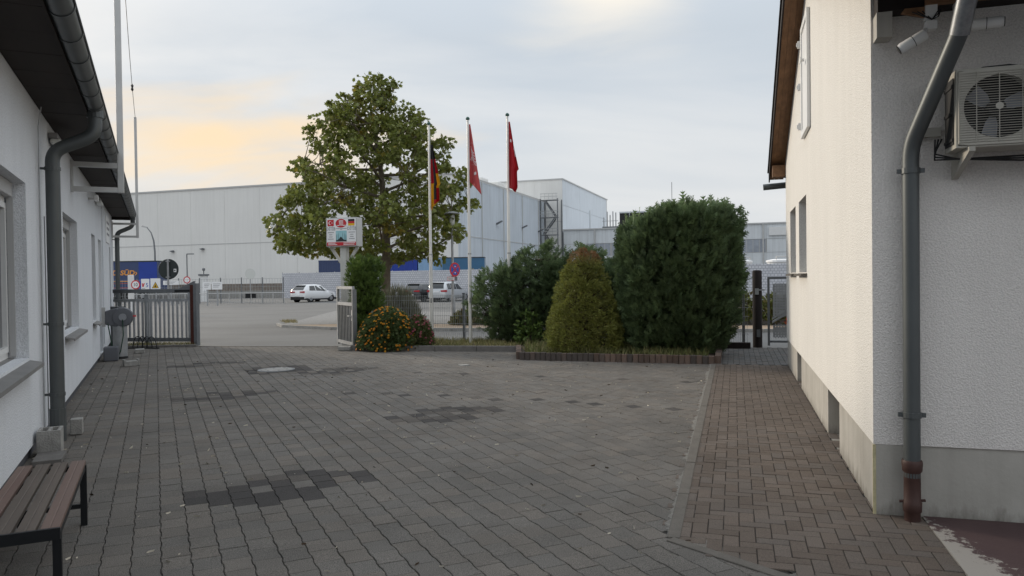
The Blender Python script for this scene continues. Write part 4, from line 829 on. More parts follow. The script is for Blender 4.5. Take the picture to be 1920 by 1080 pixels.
# local x runs back to the left (negative)
MB().box(-2.35, -0.12, -0.04, 0.04, 1.40, 1.50).build('top_beam', 'steel_grey', sg, bevel=0.006)
MB().box(-2.35, -0.12, -0.025, 0.025, 1.17, 1.24).build('upper_rail', 'galvanised', sg); MB().box(-2.35, -0.12, -0.03, 0.03, 0.11, 0.21).build('bottom_rail', 'steel_grey', sg)
m0 = MB().box(-0.022, 0.022, -0.018, 0.018, 0.212, 1.168).mesh('bar', 'galvanised')
for k in range(17): inst(m0, 'bar', sg, (-0.27 - 0.125 * k, 0, 0))
MB().box(-0.20, -0.12, -0.04, 0.04, 0.2, 1.398).build('end_stile', 'galvanised', sg); MB().prism([(-0.45, 1.502), (-0.02, 1.502), (-0.02, 1.70)], -0.03, 0.03, 'xz').build('guide_plate', 'steel_grey', sg)
MB().box(-0.55, -0.15, -0.07, -0.042, 1.42, 1.47).build('roller_bracket', 'black_steel', sg)
MB().box(-0.115, -0.02, -0.07, 0.02, 0.0, 1.60).build('slam_post', 'rust', sg); MB().box(-0.015, 0.075, -0.09, 0.06, 0.0, 1.64).build('gate_post', 'steel_grey', sg, bevel=0.005)
MB().box(-1.5, -1.38, 0.05, 0.12, 0.0, 1.36).build('back_post', 'galvanised', sg)
mo = MB().box(-2.50, -2.05, -0.25, 0.05, 0.0, 1.05).build('drive_cabinet', 'steel_grey', sg, bevel=0.02); MB().box(-2.45, -2.1, -0.262, -0.25, 0.6, 0.95).build('cabinet_door', 'reel_grey', mo)
# wheel-bender bicycle stand in front of it
br_ = thing('bicycle_rack', 'low tubular hoop bicycle rack at the foot of the bar gate', 'bicycle rack', (-9.75, 19.15, 0.0), R(-8))
for k in range(4): MB().tube([(k * 0.16 + 0.14 * (1 - math.cos(a)), -0.05 * k, 0.0 + 0.30 * math.sin(a)) for a in [math.pi * j / 10 for j in range(11)]], 0.012, 6).build('hoop', 'black_steel', br_, smooth=True)
MB().box(-0.05, 0.85, -0.2, -0.17, 0.0, 0.03).build('base_bar', 'black_steel', br_)
# pedestrian leaf standing open right of the drive
lf = thing('gate_leaf', 'narrow galvanised bar gate leaf standing open beside the column thuja', 'gate', (-3.78, 17.78, 0), R(180 - 61.5))
LW = 1.38
MB().box(0.0, 0.06, -0.03, 0.03, 0.06, 1.52).build('stile', 'galvanised', lf); MB().box(LW - 0.06, LW, -0.03, 0.03, 0.06, 1.52).build('stile', 'galvanised', lf)
for z0, z1 in ((0.10, 0.18), (1.05, 1.13), (1.45, 1.52)): MB().box(0.062, LW - 0.062, -0.025, 0.025, z0, z1).build('rail', 'galvanised', lf)
for k in range(9): MB().box(0.14 + k * 0.132, 0.18 + k * 0.132, -0.018, 0.018, 0.181, 1.049).build('bar', 'steel_grey', lf)
gm2 = MB()
for k in range(13): gm2.box(0.10 + k * 0.097, 0.104 + k * 0.097, -0.003, 0.003, 1.131, 1.449)
for k in range(5): gm2.box(0.062, LW - 0.062, -0.006, -0.003, 1.16 + k * 0.055, 1.164 + k * 0.055)
gm2.build('mesh_panel', 'galvanised', lf)
MB().box(0.055, 0.075, 0.03, 0.10, 0.80, 0.83).box(0.055, 0.20, 0.085, 0.10, 0.80, 0.825).build('handle', 'steel_light', lf); MB().box(0.0, 0.07, 0.031, 0.045, 0.7, 0.95).build('lock_plate', 'steel_light', lf)
MB().box(-0.09, -0.01, -0.05, 0.05, 0.0, 1.45).build('gate_post', 'steel_grey', lf)
o = MB().box(-0.16, 0.16, -0.08, 0.08, 0.0, 0.09).build('gate_stop', 'concrete', None, bevel=0.01); o.location = (-3.98, 17.72, 0.004); o.rotation_euler = (0, 0, -0.2); tag(o, 'grey concrete stop block at the foot of the open leaf', 'block')

# double-rod mesh fence behind the bed
mf = thing('mesh_fence', 'low galvanised rod mesh fence behind the flagpoles and conifers', 'fence', Rw(-9.85, 12.15, 0.02), RR_)
FL = 9.25; wm = MB()
for k in range(int(FL / 0.05)): wm.box(k * 0.05, k * 0.05 + 0.006, -0.003, 0.003, 0.06, 1.24)
for z in (0.10, 0.30, 0.50, 0.70, 0.90, 1.10, 1.21): wm.box(0, FL, -0.010, -0.004, z, z + 0.008); wm.box(0, FL, 0.004, 0.010, z, z + 0.008)
o = wm.build('rod_mesh', 'galvanised', mf); o['kind'] = 'stuff'
for k, x in enumerate((0.06, 2.32, 4.6, 6.9, 9.12)): p_ = MB().box(x - 0.03, x + 0.03, 0.013, 0.073, -0.1, 1.27).build('post', 'steel_grey', mf); MB().box(x - 0.032, x + 0.032, 0.011, 0.075, 1.271, 1.285).build('cap', 'black_steel', p_)
# wooden post and perforated pedestrian gate at the end of the footpath
wp = thing('timber_post', 'thick black-brown timber post between the conifer and the steel gate', 'post', Rw(-0.42, 12.35, 0), RR_)
MB().lathe([(0.105, 0.0), (0.105, 1.74), (0.09, 1.77), (0.04, 1.78)], seg=14).build('shaft', 'dark_wood', wp, smooth=True); MB().box(-0.05, 0.03, -0.13, -0.10, 1.22, 1.36).build('latch_plate', 'galvanised', wp); MB().box(0.0, 0.16, -0.125, -0.11, 1.31, 1.34).build('latch', 'galvanised', wp); MB().box(-0.02, 0.06, -0.13, -0.105, 0.25, 0.42).build('hinge', 'steel_grey', wp)
o = MB().box(-0.9, 0.0, -0.08, 0.08, 0.0, 0.14).build('timber_sleeper', 'dark_wood', None, bevel=0.01); o.location = Rw(-0.58, 12.05, 0.0); o.rotation_euler = (0, 0, RR_); tag(o, 'dark timber sleeper on the ground under the rod fence', 'sleeper')
pg = thing('steel_gate', 'grey steel gate with perforated panels at the footpath end', 'gate', Rw(-0.20, 12.32, 0), RR_)
for x in (0.0, 1.35): MB().box(x, x + 0.05, -0.025, 0.025, 0.05, 1.62).build('stile', 'steel_grey', pg)
for z in (0.12, 1.57): MB().box(0.05, 1.35, -0.025, 0.025, z, z + 0.05).build('rail', 'steel_grey', pg)
def perf(x0, x1, z0, z1, name):
    mb = MB(); n = 0.06; nx, nz = int((x1 - x0) / n), int((z1 - z0) / n); sx, sz = (x1 - x0) / nx, (z1 - z0) / nz
    for k in range(nx + 1): x = x0 + k * sx; mb.box(x - 0.0215, x + 0.0215, -0.004, 0.004, z0, z1)
    for k in range(nz + 1):
        for q in range(nx): z = z0 + k * sz; mb.box(x0 + q * sx + 0.0216, x0 + (q + 1) * sx - 0.0216, -0.004, 0.004, z - 0.0215, z + 0.0215)
    return mb.build(name, 'galvanised', pg)
perf(0.14, 1.30, 0.72, 1.46, 'perforated_panel'); perf(0.14, 1.30, 0.24, 0.52, 'perforated_panel')
for a in ((0.10, 0.56), (0.10, 0.64)): MB().prism([(a[0], a[1]), (a[0] + 1.2, a[1] + 0.75), (a[0] + 1.2, a[1] + 0.80), (a[0], a[1] + 0.05)], -0.024, 0.024 - 0.03 * (a[1] > 0.6), 'xz').build('brace', 'galvanised', pg)

# ------------------------------------------------------------------ flagpoles and flags
POLES = [(-2.0, 18.48, 5.47), (-1.03, 18.33, 5.55), (-0.06, 18.28, 5.62)]
for k, (x, y, h) in enumerate(POLES):
    t = thing('flagpole', ('aluminium flagpole flying the black red gold flag', 'aluminium flagpole flying the pale red emblem flag', 'aluminium flagpole flying the bright red flag with white marks')[k], 'flagpole', (x, y, 0.08), 0, 'three flagpoles behind the kerb')
    MB().tube([(0, 0, 0), (0, 0, 2.2), (0, 0, 2.201), (0, 0, h - 0.08)], [0.042, 0.042, 0.036, 0.026], 12).build('shaft', 'alu_pole', t, smooth=True)
    MB().lathe([(0.02, h - 0.085), (0.045, h - 0.075), (0.05, h - 0.04), (0.03, h - 0.01), (0.005, h)], seg=12).build('cap', 'green_cap', t, smooth=True); MB().lathe([(0.046, 2.18), (0.046, 2.215)], seg=12).build('joint_collar', 'galvanised', t); MB().box(-0.012, 0.012, -0.06, -0.035, 1.0, 1.12).build('cleat', 'steel_grey', t)
    MB().tube([(0.0, -0.045, 1.1), (0.0, -0.04, h - 0.15)], 0.004, 4).build('halyard', 'white_print', t)
def flag(S, rule, mats, name, label, emblems=None, nu=14, nv=46):
    """hanging cloth: S(u,v) -> point, rule(u,v) -> material slot"""
    V = [tuple(S(i / nu, j / nv)) for j in range(nv + 1) for i in range(nu + 1)]; F = []; M = []
    for j in range(nv):
        for i in range(nu): a = j * (nu + 1) + i; F.append((a, a + 1, a + nu + 2, a + nu + 1)); M.append(rule((i + .5) / nu, (j + .5) / nv))
    me = bpy.data.meshes.new(name); me.from_pydata(V, [], F)
    for m in mats: me.materials.append(MATS[m])
    me.polygons.foreach_set('material_index', M); me.polygons.foreach_set('use_smooth', [True] * len(F)); me.update()
    o = bpy.data.objects.new(name, me); col.objects.link(o); s = o.modifiers.new('cloth', 'SOLIDIFY'); s.thickness = 0.003; s.offset = 0; s.use_even_offset = False
    return tag(o, label, 'flag', 'flags hanging on the three poles')
def lerp(t, pts):
    for (a, x), (b, y) in zip(pts, pts[1:]):
        if t <= b: return x + (y - x) * (t - a) / (b - a)
    return pts[-1][1]
x1, y1, h1 = POLES[0]
def S1(u, v):
    w = lerp(v, [(0, 0.05), (0.35, 0.16), (0.60, 0.235), (0.63, 0.20), (0.90, 0.21), (1, 0.10)]); d = 0.07 * math.sin(u * 9.5 + 0.4) * (0.3 + v)
    return (x1 + 0.035 + w * u, y1 - 0.03 + d, 4.98 - 1.62 * v + (0.16 * u * max(0, v - 0.8) * 5))
def rule1(u, v):
    if v < 0.22 or (0.34 < u < 0.62 and v < 0.85): return 0
    if u <= 0.34: return 1 if v < 0.58 else 2
    return 1 if (v < 0.43 or v > 0.66) and v < 0.93 else 2
flag(S1, rule1, ['flag_black', 'flag_red', 'flag_gold'], 'flag', 'black red and gold flag hanging folded on its pole')
x2, y2, h2 = POLES[1]
def S2(u, v):
    w = 0.03 + 0.25 * v; return (x2 + 0.032 + w * u - 0.0 * v, y2 - 0.03 + 0.055 * math.sin(u * 7 + 0.6) * (0.2 + v), 5.44 - 1.40 * v - 0.32 * u * v)
f2 = flag(S2, lambda u, v: 0, ['flag_pale'], 'flag', 'pale red flag with white line emblem hanging from its pole')
def stroke(S, pts, wd, parent, m='flag_white'):
    V, F = [], []
    for i, (u, v) in enumerate(pts):
        q = pts[min(i + 1, len(pts) - 1)]; p = pts[max(i - 1, 0)]; du, dv = (q[0] - p[0]) * 0.25, (q[1] - p[1]) * 1.5; l = math.hypot(du, dv) or 1; nx, nz = -dv / l * wd / 2, du / l * wd / 2
        for s in (-1, 1): c = Vector(S(min(1, max(0, u + s * nx / 0.25)), v + s * nz / 1.5)); V.append((c.x, c.y - 0.006, c.z))
    for i in range(len(pts) - 1): F.append((2 * i, 2 * i + 1, 2 * i + 3, 2 * i + 2))
    me = bpy.data.meshes.new('emblem_line'); me.from_pydata(V, [], F); me.materials.append(MATS[m]); return inst(me, 'emblem_line', parent)
for k in range(5): stroke(S2, [(0.30 + 0.02 * k + 0.55 * t, 0.36 + 0.042 * k + 0.055 * t + 0.04 * math.sin(t * 3)) for t in [j / 8 for j in range(9)]], 0.02, f2)
stroke(S2, [(0.35, 0.31), (0.6, 0.29), (0.9, 0.285)], 0.012, f2); stroke(S2, [(0.30, 0.66), (0.55, 0.635), (0.8, 0.58), (0.97, 0.52)], 0.012, f2); stroke(S2, [(0.15, 0.60), (0.35, 0.52), (0.30, 0.60)], 0.02, f2)
for k in range(4): stroke(S2, [(0.5 + 0.07 * k, 0.80 - 0.015 * k), (0.53 + 0.07 * k, 0.755 - 0.015 * k)], 0.018, f2)
x3, y3, h3 = POLES[2]
def S3(u, v):
    w = lerp(v, [(0, 0.03), (0.35, 0.12), (0.68, 0.235), (0.70, 0.19), (0.93, 0.20), (1, 0.15)]); return (x3 + 0.03 + w * u, y3 - 0.03 + 0.06 * math.sin(u * 8.5 + 1.0) * (0.25 + v), 5.48 - 1.60 * v - 0.12 * u * v)
def rule3(u, v):
    if 0.26 < v < 0.31 and 0.28 < u < 0.55: return 1
    if 0.30 < v < 0.50 and u > 0.93 - 0.9 * (v - 0.30) * 0.6: return 1
    return 0
flag(S3, rule3, ['flag_red', 'flag_white'], 'flag', 'bright red flag with white marks hanging from its pole')

# ------------------------------------------------------------------ sign board
sb = thing('sign_board', 'white double-sided association sign on a pale post beside the gate leaf', 'sign', (-4.30, 19.25, 0), RR_)
MB().box(-0.085, 0.085, -0.085, 0.085, 0.0, 2.53).build('post', 'sign_post', sb, bevel=0.008)
bx = MB().box(-0.44, 0.44, -0.15, 0.15, 2.53, 3.27).build('light_box', 'steel_light', sb, bevel=0.01)
fc = MB().box(-0.415, 0.415, -0.156, -0.15, 2.555, 3.245).build('face_panel', 'white_print', bx)
for s in (-1, 1): MB().prism([(s * 0.085, 2.05), (s * 0.40, 2.48), (s * 0.40, 2.53), (s * 0.34, 2.53), (s * 0.085, 2.14)], -0.03, 0.03, 'xz').build('brace', 'sign_post', sb)
Yf = -0.1565
def rectp(x0, x1, z0, z1, m, name='print_patch', y=Yf): return MB().box(x0, x1, y - 0.002, y, z0, z1).build(name, m, bx)
def ell(cx, cz, a, b, m, name='print_patch', y=Yf, n=28): return MB().prism([(cx + a * math.cos(2 * math.pi * k / n), cz + b * math.sin(2 * math.pi * k / n)) for k in range(n)], y - 0.002, y, 'xz').build(name, m, bx)
rectp(-0.39, -0.21, 3.06, 3.22, 'sign_red', 'small_flag'); ell(-0.315, 3.14, 0.042, 0.048, 'white_print', y=Yf - 0.002); ell(-0.302, 3.14, 0.033, 0.038, 'sign_red', y=Yf - 0.004)
MB().prism([(-0.262 + (0.022 if k % 2 == 0 else 0.009) * math.cos(k * math.pi / 5 + math.pi), 3.14 + (0.024 if k % 2 == 0 else 0.010) * math.sin(k * math.pi / 5 + math.pi)) for k in range(10)], Yf - 0.004, Yf - 0.002, 'xz').build('star', 'white_print', bx)
for k, m in enumerate(('sign_yellow', 'sign_red', 'black_print')): rectp(0.20, 0.38, 3.06 + k * 0.055, 3.06 + (k + 1) * 0.055 - 0.001, m, 'small_flag')
ell(-0.005, 3.125, 0.155, 0.112, 'sign_red', 'emblem')
for k in range(4): rectp(-0.055 + k * 0.032, -0.040 + k * 0.032, 3.06, 3.19, 'white_print', 'emblem_line', Yf - 0.002)
rectp(-0.062, 0.062, 3.185, 3.197, 'white_print', 'emblem_line', Yf - 0.002); rectp(-0.115, -0.05, 3.06, 3.078, 'white_print', 'emblem_line', Yf - 0.002); rectp(0.05, 0.115, 3.06, 3.078, 'white_print', 'emblem_line', Yf - 0.002)
text('lettering', 'DİTİB', 0.115, 'grey_print', bx, (-0.30, Yf - 0.001, 2.985), FR, 0.82); text('lettering', 'DİTİB', 0.115, 'grey_print', bx, (0.30, Yf - 0.001, 2.985), FR, 0.82)
for k in range(4):
    w = (0.18, 0.09, 0.10, 0.16)[k]
    for s in (-1, 1): rectp(s * 0.30 - w / 2, s * 0.30 + w / 2, 2.885 - k * 0.055, 2.900 - k * 0.055, 'grey_print', 'line_of_print')
rectp(-0.16, 0.16, 2.985, 2.996, 'grey_print', 'line_of_print'); rectp(-0.03, 0.03, 2.962, 2.972, 'grey_print', 'line_of_print')
rectp(-0.155, 0.155, 2.66, 2.935, 'sign_teal', 'picture')
for x, h in ((-0.13, 0.20), (-0.085, 0.23), (0.045, 0.24), (0.10, 0.22), (0.135, 0.18)): MB().prism([(x - 0.005, 2.66), (x + 0.005, 2.66), (x + 0.004, 2.66 + h * 0.8), (x, 2.66 + h), (x - 0.004, 2.66 + h * 0.8)], Yf - 0.004, Yf - 0.002, 'xz').build('picture_tower', 'sign_back', bx)
MB().prism([(-0.15, 2.66), (0.15, 2.66), (0.15, 2.70), (0.08, 2.70), (0.06, 2.72), (0.04, 2.73), (0.02, 2.76), (-0.01, 2.785), (-0.04, 2.76), (-0.06, 2.73), (-0.08, 2.72), (-0.1, 2.70), (-0.15, 2.70)], Yf - 0.005, Yf - 0.0022, 'xz').build('picture_building', 'sign_back', bx)
rectp(-0.415, 0.415, 2.556, 2.645, 'sign_red', 'print_band')
for x0, x1, z in ((-0.38, -0.17, 2.613), (-0.38, -0.12, 2.575), (0.06, 0.39, 2.613), (0.06, 0.37, 2.575)): rectp(x0, x1, z, z + 0.016, 'white_print', 'line_of_print', Yf - 0.002)

# ------------------------------------------------------------------ street furniture near the gate
rs = thing('traffic_sign', 'dark back of a round traffic sign behind the bar gate', 'traffic sign', (-10.40, 22.6, -0.04))
MB().tube([(0, 0, 0), (0, 0, 2.42)], 0.03, 10).build('pole', 'galvanised', rs); MB().lathe([(0.305, 0.028), (0.31, 0.035), (0.305, 0.042)], (0, 0, 2.11), 36, axis='y').build('disc', 'sign_back', rs)
for z in (2.35, 1.87): MB().box(-0.06, 0.06, -0.035, 0.03, z - 0.015, z + 0.015).build('clamp', 'galvanised', rs)
MB().box(0.16, 0.24, 0.022, 0.0275, 2.02, 2.12).build('sticker', 'white_print', rs); MB().box(0.175, 0.215, 0.019, 0.0219, 2.05, 2.09).build('sticker_print', 'black_print', rs)
# lamp with no-stopping sign
lp = thing('street_lamp', 'grey mushroom-top street lamp carrying a round no stopping sign', 'street lamp', (-2.24, 28.3, -0.06))
MB().tube([(0, 0, 0), (0, 0, 1.0), (0, 0, 1.01), (0, 0, 3.75)], [0.075, 0.075, 0.052, 0.04], 12).build('pole', 'galvanised', lp, smooth=True); MB().lathe([(0.085, 0), (0.085, 0.22)], seg=12).build('base', 'steel_grey', lp)
MB().lathe([(0.055, 3.75), (0.10, 3.80), (0.11, 4.12), (0.10, 4.14)], seg=16).build('lantern', 'lamp_glass', lp, smooth=True); MB().lathe([(0.12, 4.135), (0.29, 4.18), (0.295, 4.20), (0.18, 4.25), (0.05, 4.28)], seg=24).build('hat', 'galvanised', lp, smooth=True)
d_ = MB().lathe([(0.265, -0.095), (0.27, -0.09), (0.265, -0.085)], (0.03, 0, 2.07), 32, axis='y').build('no_stopping_sign', 'sign_red', lp)
MB().lathe([(0.205, -0.0985), (0.205, -0.0955)], (0.03, 0, 2.07), 32, axis='y').build('blue_field', 'sign_blue', d_)
for s in (-1, 1): MB().box(-0.21, 0.21, -0.1015, -0.099 - 0.0003 * s, -0.024, 0.024, tf=Matrix.Translation((0.03, 0, 2.07)) @ Matrix.Rotation(s * R(45), 4, 'Y')).build('red_bar', 'sign_red', d_)
d_.rotation_euler = (0, 0, R(48))
for s in (-1, 1): MB().prism([(0.03 - 0.03, 2.07 + s * 0.10), (0.03 + 0.03, 2.07 + s * 0.10), (0.03, 2.07 + s * 0.16)], -0.1035, -0.1021, 'xz').build('arrow', 'white_print', d_)
pl = MB().box(-0.20, 0.06, -0.10, -0.085, 1.66, 1.80).build('plate', 'white_print', lp)
for a in ((-0.20, 0.06, 1.785, 1.80), (-0.20, 0.06, 1.66, 1.675), (-0.20, -0.19, 1.676, 1.784), (0.05, 0.06, 1.676, 1.784)): MB().box(a[0], a[1], -0.102, -0.1, a[2], a[3]).build('red_border', 'sign_red', pl)
for z in (1.70, 1.74): MB().box(-0.16, 0.02, -0.102, -0.1, z, z + 0.02).build('line_of_print', 'grey_print', pl)
MB().box(0.08, 0.18, -0.10, -0.085, 1.65, 1.80).build('plate', 'steel_grey', lp)
# signs at the works entrance
def post_sign(name, label, loc, top, parts):
    t = thing(name, label, 'sign', (loc[0], loc[1], zg(loc[1]))); MB().tube([(0, 0, 0), (0, 0, top)], 0.04, 8).build('post', 'galvanised', t); parts(t); return t
def p10(t):
    zc = 1.76; d = MB().lathe([(0.27, -0.06), (0.27, -0.045)], (0, 0, zc), 28, axis='y').build('disc', 'sign_red', t); MB().lathe([(0.205, -0.064), (0.205, -0.061)], (0, 0, zc), 28, axis='y').build('white_field', 'white_print', d); text('number', '10', 0.30, 'black_print', d, (0, -0.066, zc), FR, 0.9)
post_sign('speed_sign', 'round red-ringed ten speed sign at the works entrance', (-22.15, 44), 1.9, p10)
def p5(t):
    b = MB().box(-0.24, 0.24, -0.06, -0.045, 1.36, 2.10).build('board', 'white_print', t); text('number', '5', 0.34, 'sign_blue', b, (0.11, -0.063, 1.72), FR); MB().prism([(-0.17, 1.62), (-0.1, 1.62), (-0.02, 1.85), (-0.09, 1.85), (-0.12, 1.75), (-0.15, 1.85), (-0.2, 1.85)], -0.063, -0.0605, 'xz').build('symbol', 'sign_red', b); MB().box(-0.2, 0.0, -0.063, -0.0605, 1.52, 1.55).build('line_of_print', 'grey_print', b)
post_sign('notice_sign', 'white board with a blue five at the works entrance', (-21.58, 44), 1.6, p5)
def ptri(t):
    b = MB().box(-0.29, 0.29, -0.06, -0.045, 1.36, 2.12).build('board', 'white_print', t); d = MB().prism([(-0.2, 1.55), (0.2, 1.55), (0, 1.92)], -0.064, -0.0605, 'xz').build('triangle', 'black_print', b); MB().prism([(-0.155, 1.575), (0.155, 1.575), (0, 1.865)], -0.067, -0.0645, 'xz').build('yellow_field', 'sign_yellow', d); MB().box(-0.06, 0.06, -0.069, -0.0675, 1.61, 1.68).box(-0.025, 0.025, -0.069, -0.0675, 1.681, 1.76).build('symbol', 'black_print', d); MB().box(-0.15, 0.15, -0.063, -0.0605, 1.43, 1.46).build('line_of_print', 'grey_print', b)
post_sign('warning_sign', 'white board with yellow warning triangle at the works entrance', (-20.98, 44), 1.6, ptri)
o = MB().box(-0.14, 0.14, -0.12, 0.12, 0, 2.35).build('white_pillar', 'white_frame', None, bevel=0.02); o.location = (-22.75, 44.6, zg(44.6)); tag(o, 'slim white pillar behind the round ten sign', 'pillar')
def notice(name, x, Y, w, h, zc, label):
    t = thing(name, label, 'notice board', (x, Y, zg(Y))); MB().box(-0.04, 0.04, 0.001, 0.06, 0, zc).build('post', 'galvanised', t); b = MB().box(-w / 2, w / 2, -0.03, 0, zc - h / 2, zc + h / 2).build('board', 'white_print', t)
    for k in range(3): MB().box(-w * 0.35, w * (0.35 - 0.1 * k), -0.034, -0.031, zc + h * (0.2 - 0.2 * k), zc + h * (0.26 - 0.2 * k)).build('line_of_print', 'grey_print', b)
notice('notice_board', -24.5, 60, 0.62, 0.62, 1.62, 'square white notice board on the works fence'); notice('notice_board', -23.7, 60, 0.85, 0.62, 1.62, 'wide white notice board with dark print on the works fence'); notice('notice_board', -28.3, 62, 1.3, 0.35, 1.9, 'long thin pale notice above the drive fence')
# round mirror, intercom booth, lamps beyond
mr_ = thing('traffic_mirror', 'round pale traffic mirror beside the drive fence', 'mirror', (-23.1, 66, -0.28)); MB().tube([(0, 0, 0), (0, 0, 2.5)], 0.04, 8).build('pole', 'galvanised', mr_); MB().lathe([(0.46, -0.06), (0.46, -0.04)], (0, 0, 2.6), 24, axis='y').build('glass', 'lamp_glass', mr_); MB().box(-0.45, 0.45, -0.1, 0.1, 0.45, 0.85).build('planter', 'black_steel', mr_)
bo = thing('entry_terminal', 'white entry terminal column with blue sign', 'terminal', (-29.7, 72, 0)); MB().box(-0.32, 0.32, -0.25, 0.25, -0.28, 2.25).build('column', 'white_frame', bo, bevel=0.03); MB().box(-0.4, 0.4, -0.35, 0.35, 2.25, 2.40).build('hood', 'steel_grey', bo); MB().box(-0.02, 0.32, -0.262, -0.252, 0.75, 1.55).build('notice', 'white_print', bo); MB().box(0.06, 0.24, -0.268, -0.263, 1.2, 1.5).build('blue_symbol', 'sign_blue', bo); MB().lathe([(0.05, 2.4), (0.05, 2.7), (0.14, 2.75), (0.14, 2.95), (0.05, 3.0)], seg=10).build('beacon', 'steel_grey', bo)
cl = thing('street_lamp', 'tall curved street lamp behind the blue trailer', 'street lamp', (-42.0, 88, -0.28)); MB().tube([(0, 0, 0), (0, 0, 5.5), (-0.1, 0, 6.8), (-0.4, 0, 7.8), (-0.9, 0, 8.45)], [0.11, 0.1, 0.09, 0.07, 0.05], 8).build('pole', 'steel_grey', cl, smooth=True); MB().prism([(-1.5, 8.5), (-0.85, 8.35), (-0.85, 8.5), (-1.35, 8.65)], -0.15, 0.15, 'xz').build('lantern', 'steel_light', cl)
ll = thing('street_lamp', 'thin right-angled lamp above a small round speed sign', 'street lamp', (-32.6, 75, -0.28)); MB().tube([(0, 0, 0), (0, 0, 4.72)], 0.06, 8).build('pole', 'steel_grey', ll); MB().box(0.0, 0.7, -0.06, 0.06, 4.7, 4.8).build('lantern', 'steel_grey', ll); d = MB().lathe([(0.36, -0.09), (0.36, -0.07)], (0, 0, 2.15), 20, axis='y').build('disc', 'sign_red', ll); MB().lathe([(0.26, -0.094), (0.26, -0.0905)], (0, 0, 2.15), 20, axis='y').build('white_field', 'white_print', d)
# drive fence with posts, low tube railing, gabion bank
df = thing('drive_fence', 'tall wire mesh fence with grey posts across the end of the drive', 'fence', (-20.2, 66, -0.28)); wm = MB()
for k in range(92): wm.box(-23.0 + 0.25 * k, -22.985 + 0.25 * k, -0.006, 0.006, 0.0, 2.18)
for z in (0.05, 0.75, 1.45, 2.15): wm.box(-23, 0, -0.02, -0.007, z, z + 0.02)
o = wm.build('wire_mesh', 'galvanised', df); o['kind'] = 'stuff'
for k in range(13): MB().box(-0.06 - 1.85 * k, 0.02 - 1.85 * k, 0.0085, 0.07, 0, 2.28).build('post', 'steel_grey', df)
ra = thing('tube_railing', 'low pale tube railing with hoops in front of the drive fence', 'railing', (-19.6, 64.5, -0.28))
MB().tube([(-13, 0, 0.92), (0, 0, 0.92)], 0.035, 6).build('rail', 'steel_light', ra)
for k in range(14): MB().tube([(-0.1 - 0.95 * k, 0, 0), (-0.1 - 0.95 * k, 0, 0.89)], 0.03, 6).build('post', 'steel_light', ra)
gbn = thing('gabion_bank', 'long brown stone bank on a pale concrete foot below the warehouse', 'bank', (-24, 86, -0.28)); MB().box(-60, 6, 0, 2, 0, 0.85).build('concrete_foot', 'concrete', gbn); MB().box(-60, 6, 0.25, 2, 0.85, 1.65).build('stone_fill', 'gabion', gbn)

# island strip and planting across the road
isl = [(-9.3, 29.6), (-8.6, 28.0), (-6.3, 26.1), (-2.0, 24.6), (14.0, 20.2), (14.6, 23.6), (-1.6, 28.3), (-6.0, 30.0)]
mb = MB(); mb.quad(*[(x, y, zg(y) + 0.006) for x, y in isl]); struct(mb.build('traffic_island', 'sand'))
ik = thing('island_kerb', 'low kerb round the sandy strip across the road', 'kerb', (0, 0, 0))
for k in range(4):
    p, q = Vector(isl[k]), Vector(isl[k + 1]); n = max(1, round((q - p).length / 1.0)); a = math.atan2((q - p).y, (q - p).x)
    for j in range(n):
        c = p + (q - p) * (j / n); o = MB().box(0, (q - p).length / n - 0.012, -0.06, 0.06, -0.1, 0.10).build('kerb_stone', 'concrete', ik); o.location = (c.x, c.y, zg(c.y)); o.rotation_euler = (0, 0, a)
mb = MB(); mb.quad(*[(x, y, zg(y) + 0.004) for x, y in [(-9.25, 29.75), (-6.0, 30.1), (-1.6, 28.4), (-1.0, 40), (-11, 47)]]); struct(mb.build('gravel_strip', 'gravel'))
for (a, b) in (((-1.9, 28.6), (14.2, 23.9)),):
    p, q = Vector(a), Vector(b); o = MB().box(0, (q - p).length, -0.05, 0.05, -0.05, 0.22).build('timber_edge', 'concrete_dark'); o.location = (*p, zg(28)); o.rotation_euler = (0, 0, math.atan2((q - p).y, (q - p).x)); tag(o, 'long low grey edging board behind the sandy strip', 'edging')

# screening fence with woven strips
sf = thing('screen_fence', 'long pale grey privacy fence woven with strips behind the parked cars', 'fence', (-24.6, 80, -0.28), math.atan2(-25, 43.1))
Lf = math.hypot(43.1, 25) * 1.35
MB().box(0, Lf, -0.01, 0.01, 0.08, 2.74).build('strip_panel', 'woven_strips', sf)
for k in range(int(Lf / 2.5) + 1): MB().box(2.5 * k - 0.03, 2.5 * k + 0.03, 0.012, 0.072, 0, 2.82).build('post', 'galvanised', sf)
# ------------------------------------------------------------------ warehouse and works
wh = thing('warehouse', 'huge pale panelled warehouse with beige long side and bluish short side', 'warehouse', IA, IR_)
HW = 14.95; ZB = -0.3; MID = 7.05
core = MB().box(-130, -0.06, 0.06, 75, ZB, HW - 0.05).build('core', 'clad_seam', wh)
def panels(mb_fn, length, step, zs, m, parent, name='wall_panel'):
    x = 0
    while x < length - 0.1:
        w = min(step, length - x)
        for z0, z1 in zs: mb_fn(x + 0.012, x + w - 0.012, z0 + 0.03, z1 - 0.03).build(name, m, parent)
        x += step
panels(lambda a, b, z0, z1: MB().box(-b, -a, -0.002, 0.05, z0, z1), 126, 6.0, ((ZB, MID), (MID, HW)), 'clad_beige', wh)
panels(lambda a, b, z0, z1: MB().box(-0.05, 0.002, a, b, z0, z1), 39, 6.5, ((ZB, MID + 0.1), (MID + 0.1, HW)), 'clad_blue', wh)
rb = MB()
for k in range(130): rb.box(0.003, 0.05, 0.3 * k + 0.06, 0.3 * k + 0.15, ZB, HW - 0.1)
o = rb.build('cladding_ribs', 'clad_blue', wh); o['kind'] = 'stuff'
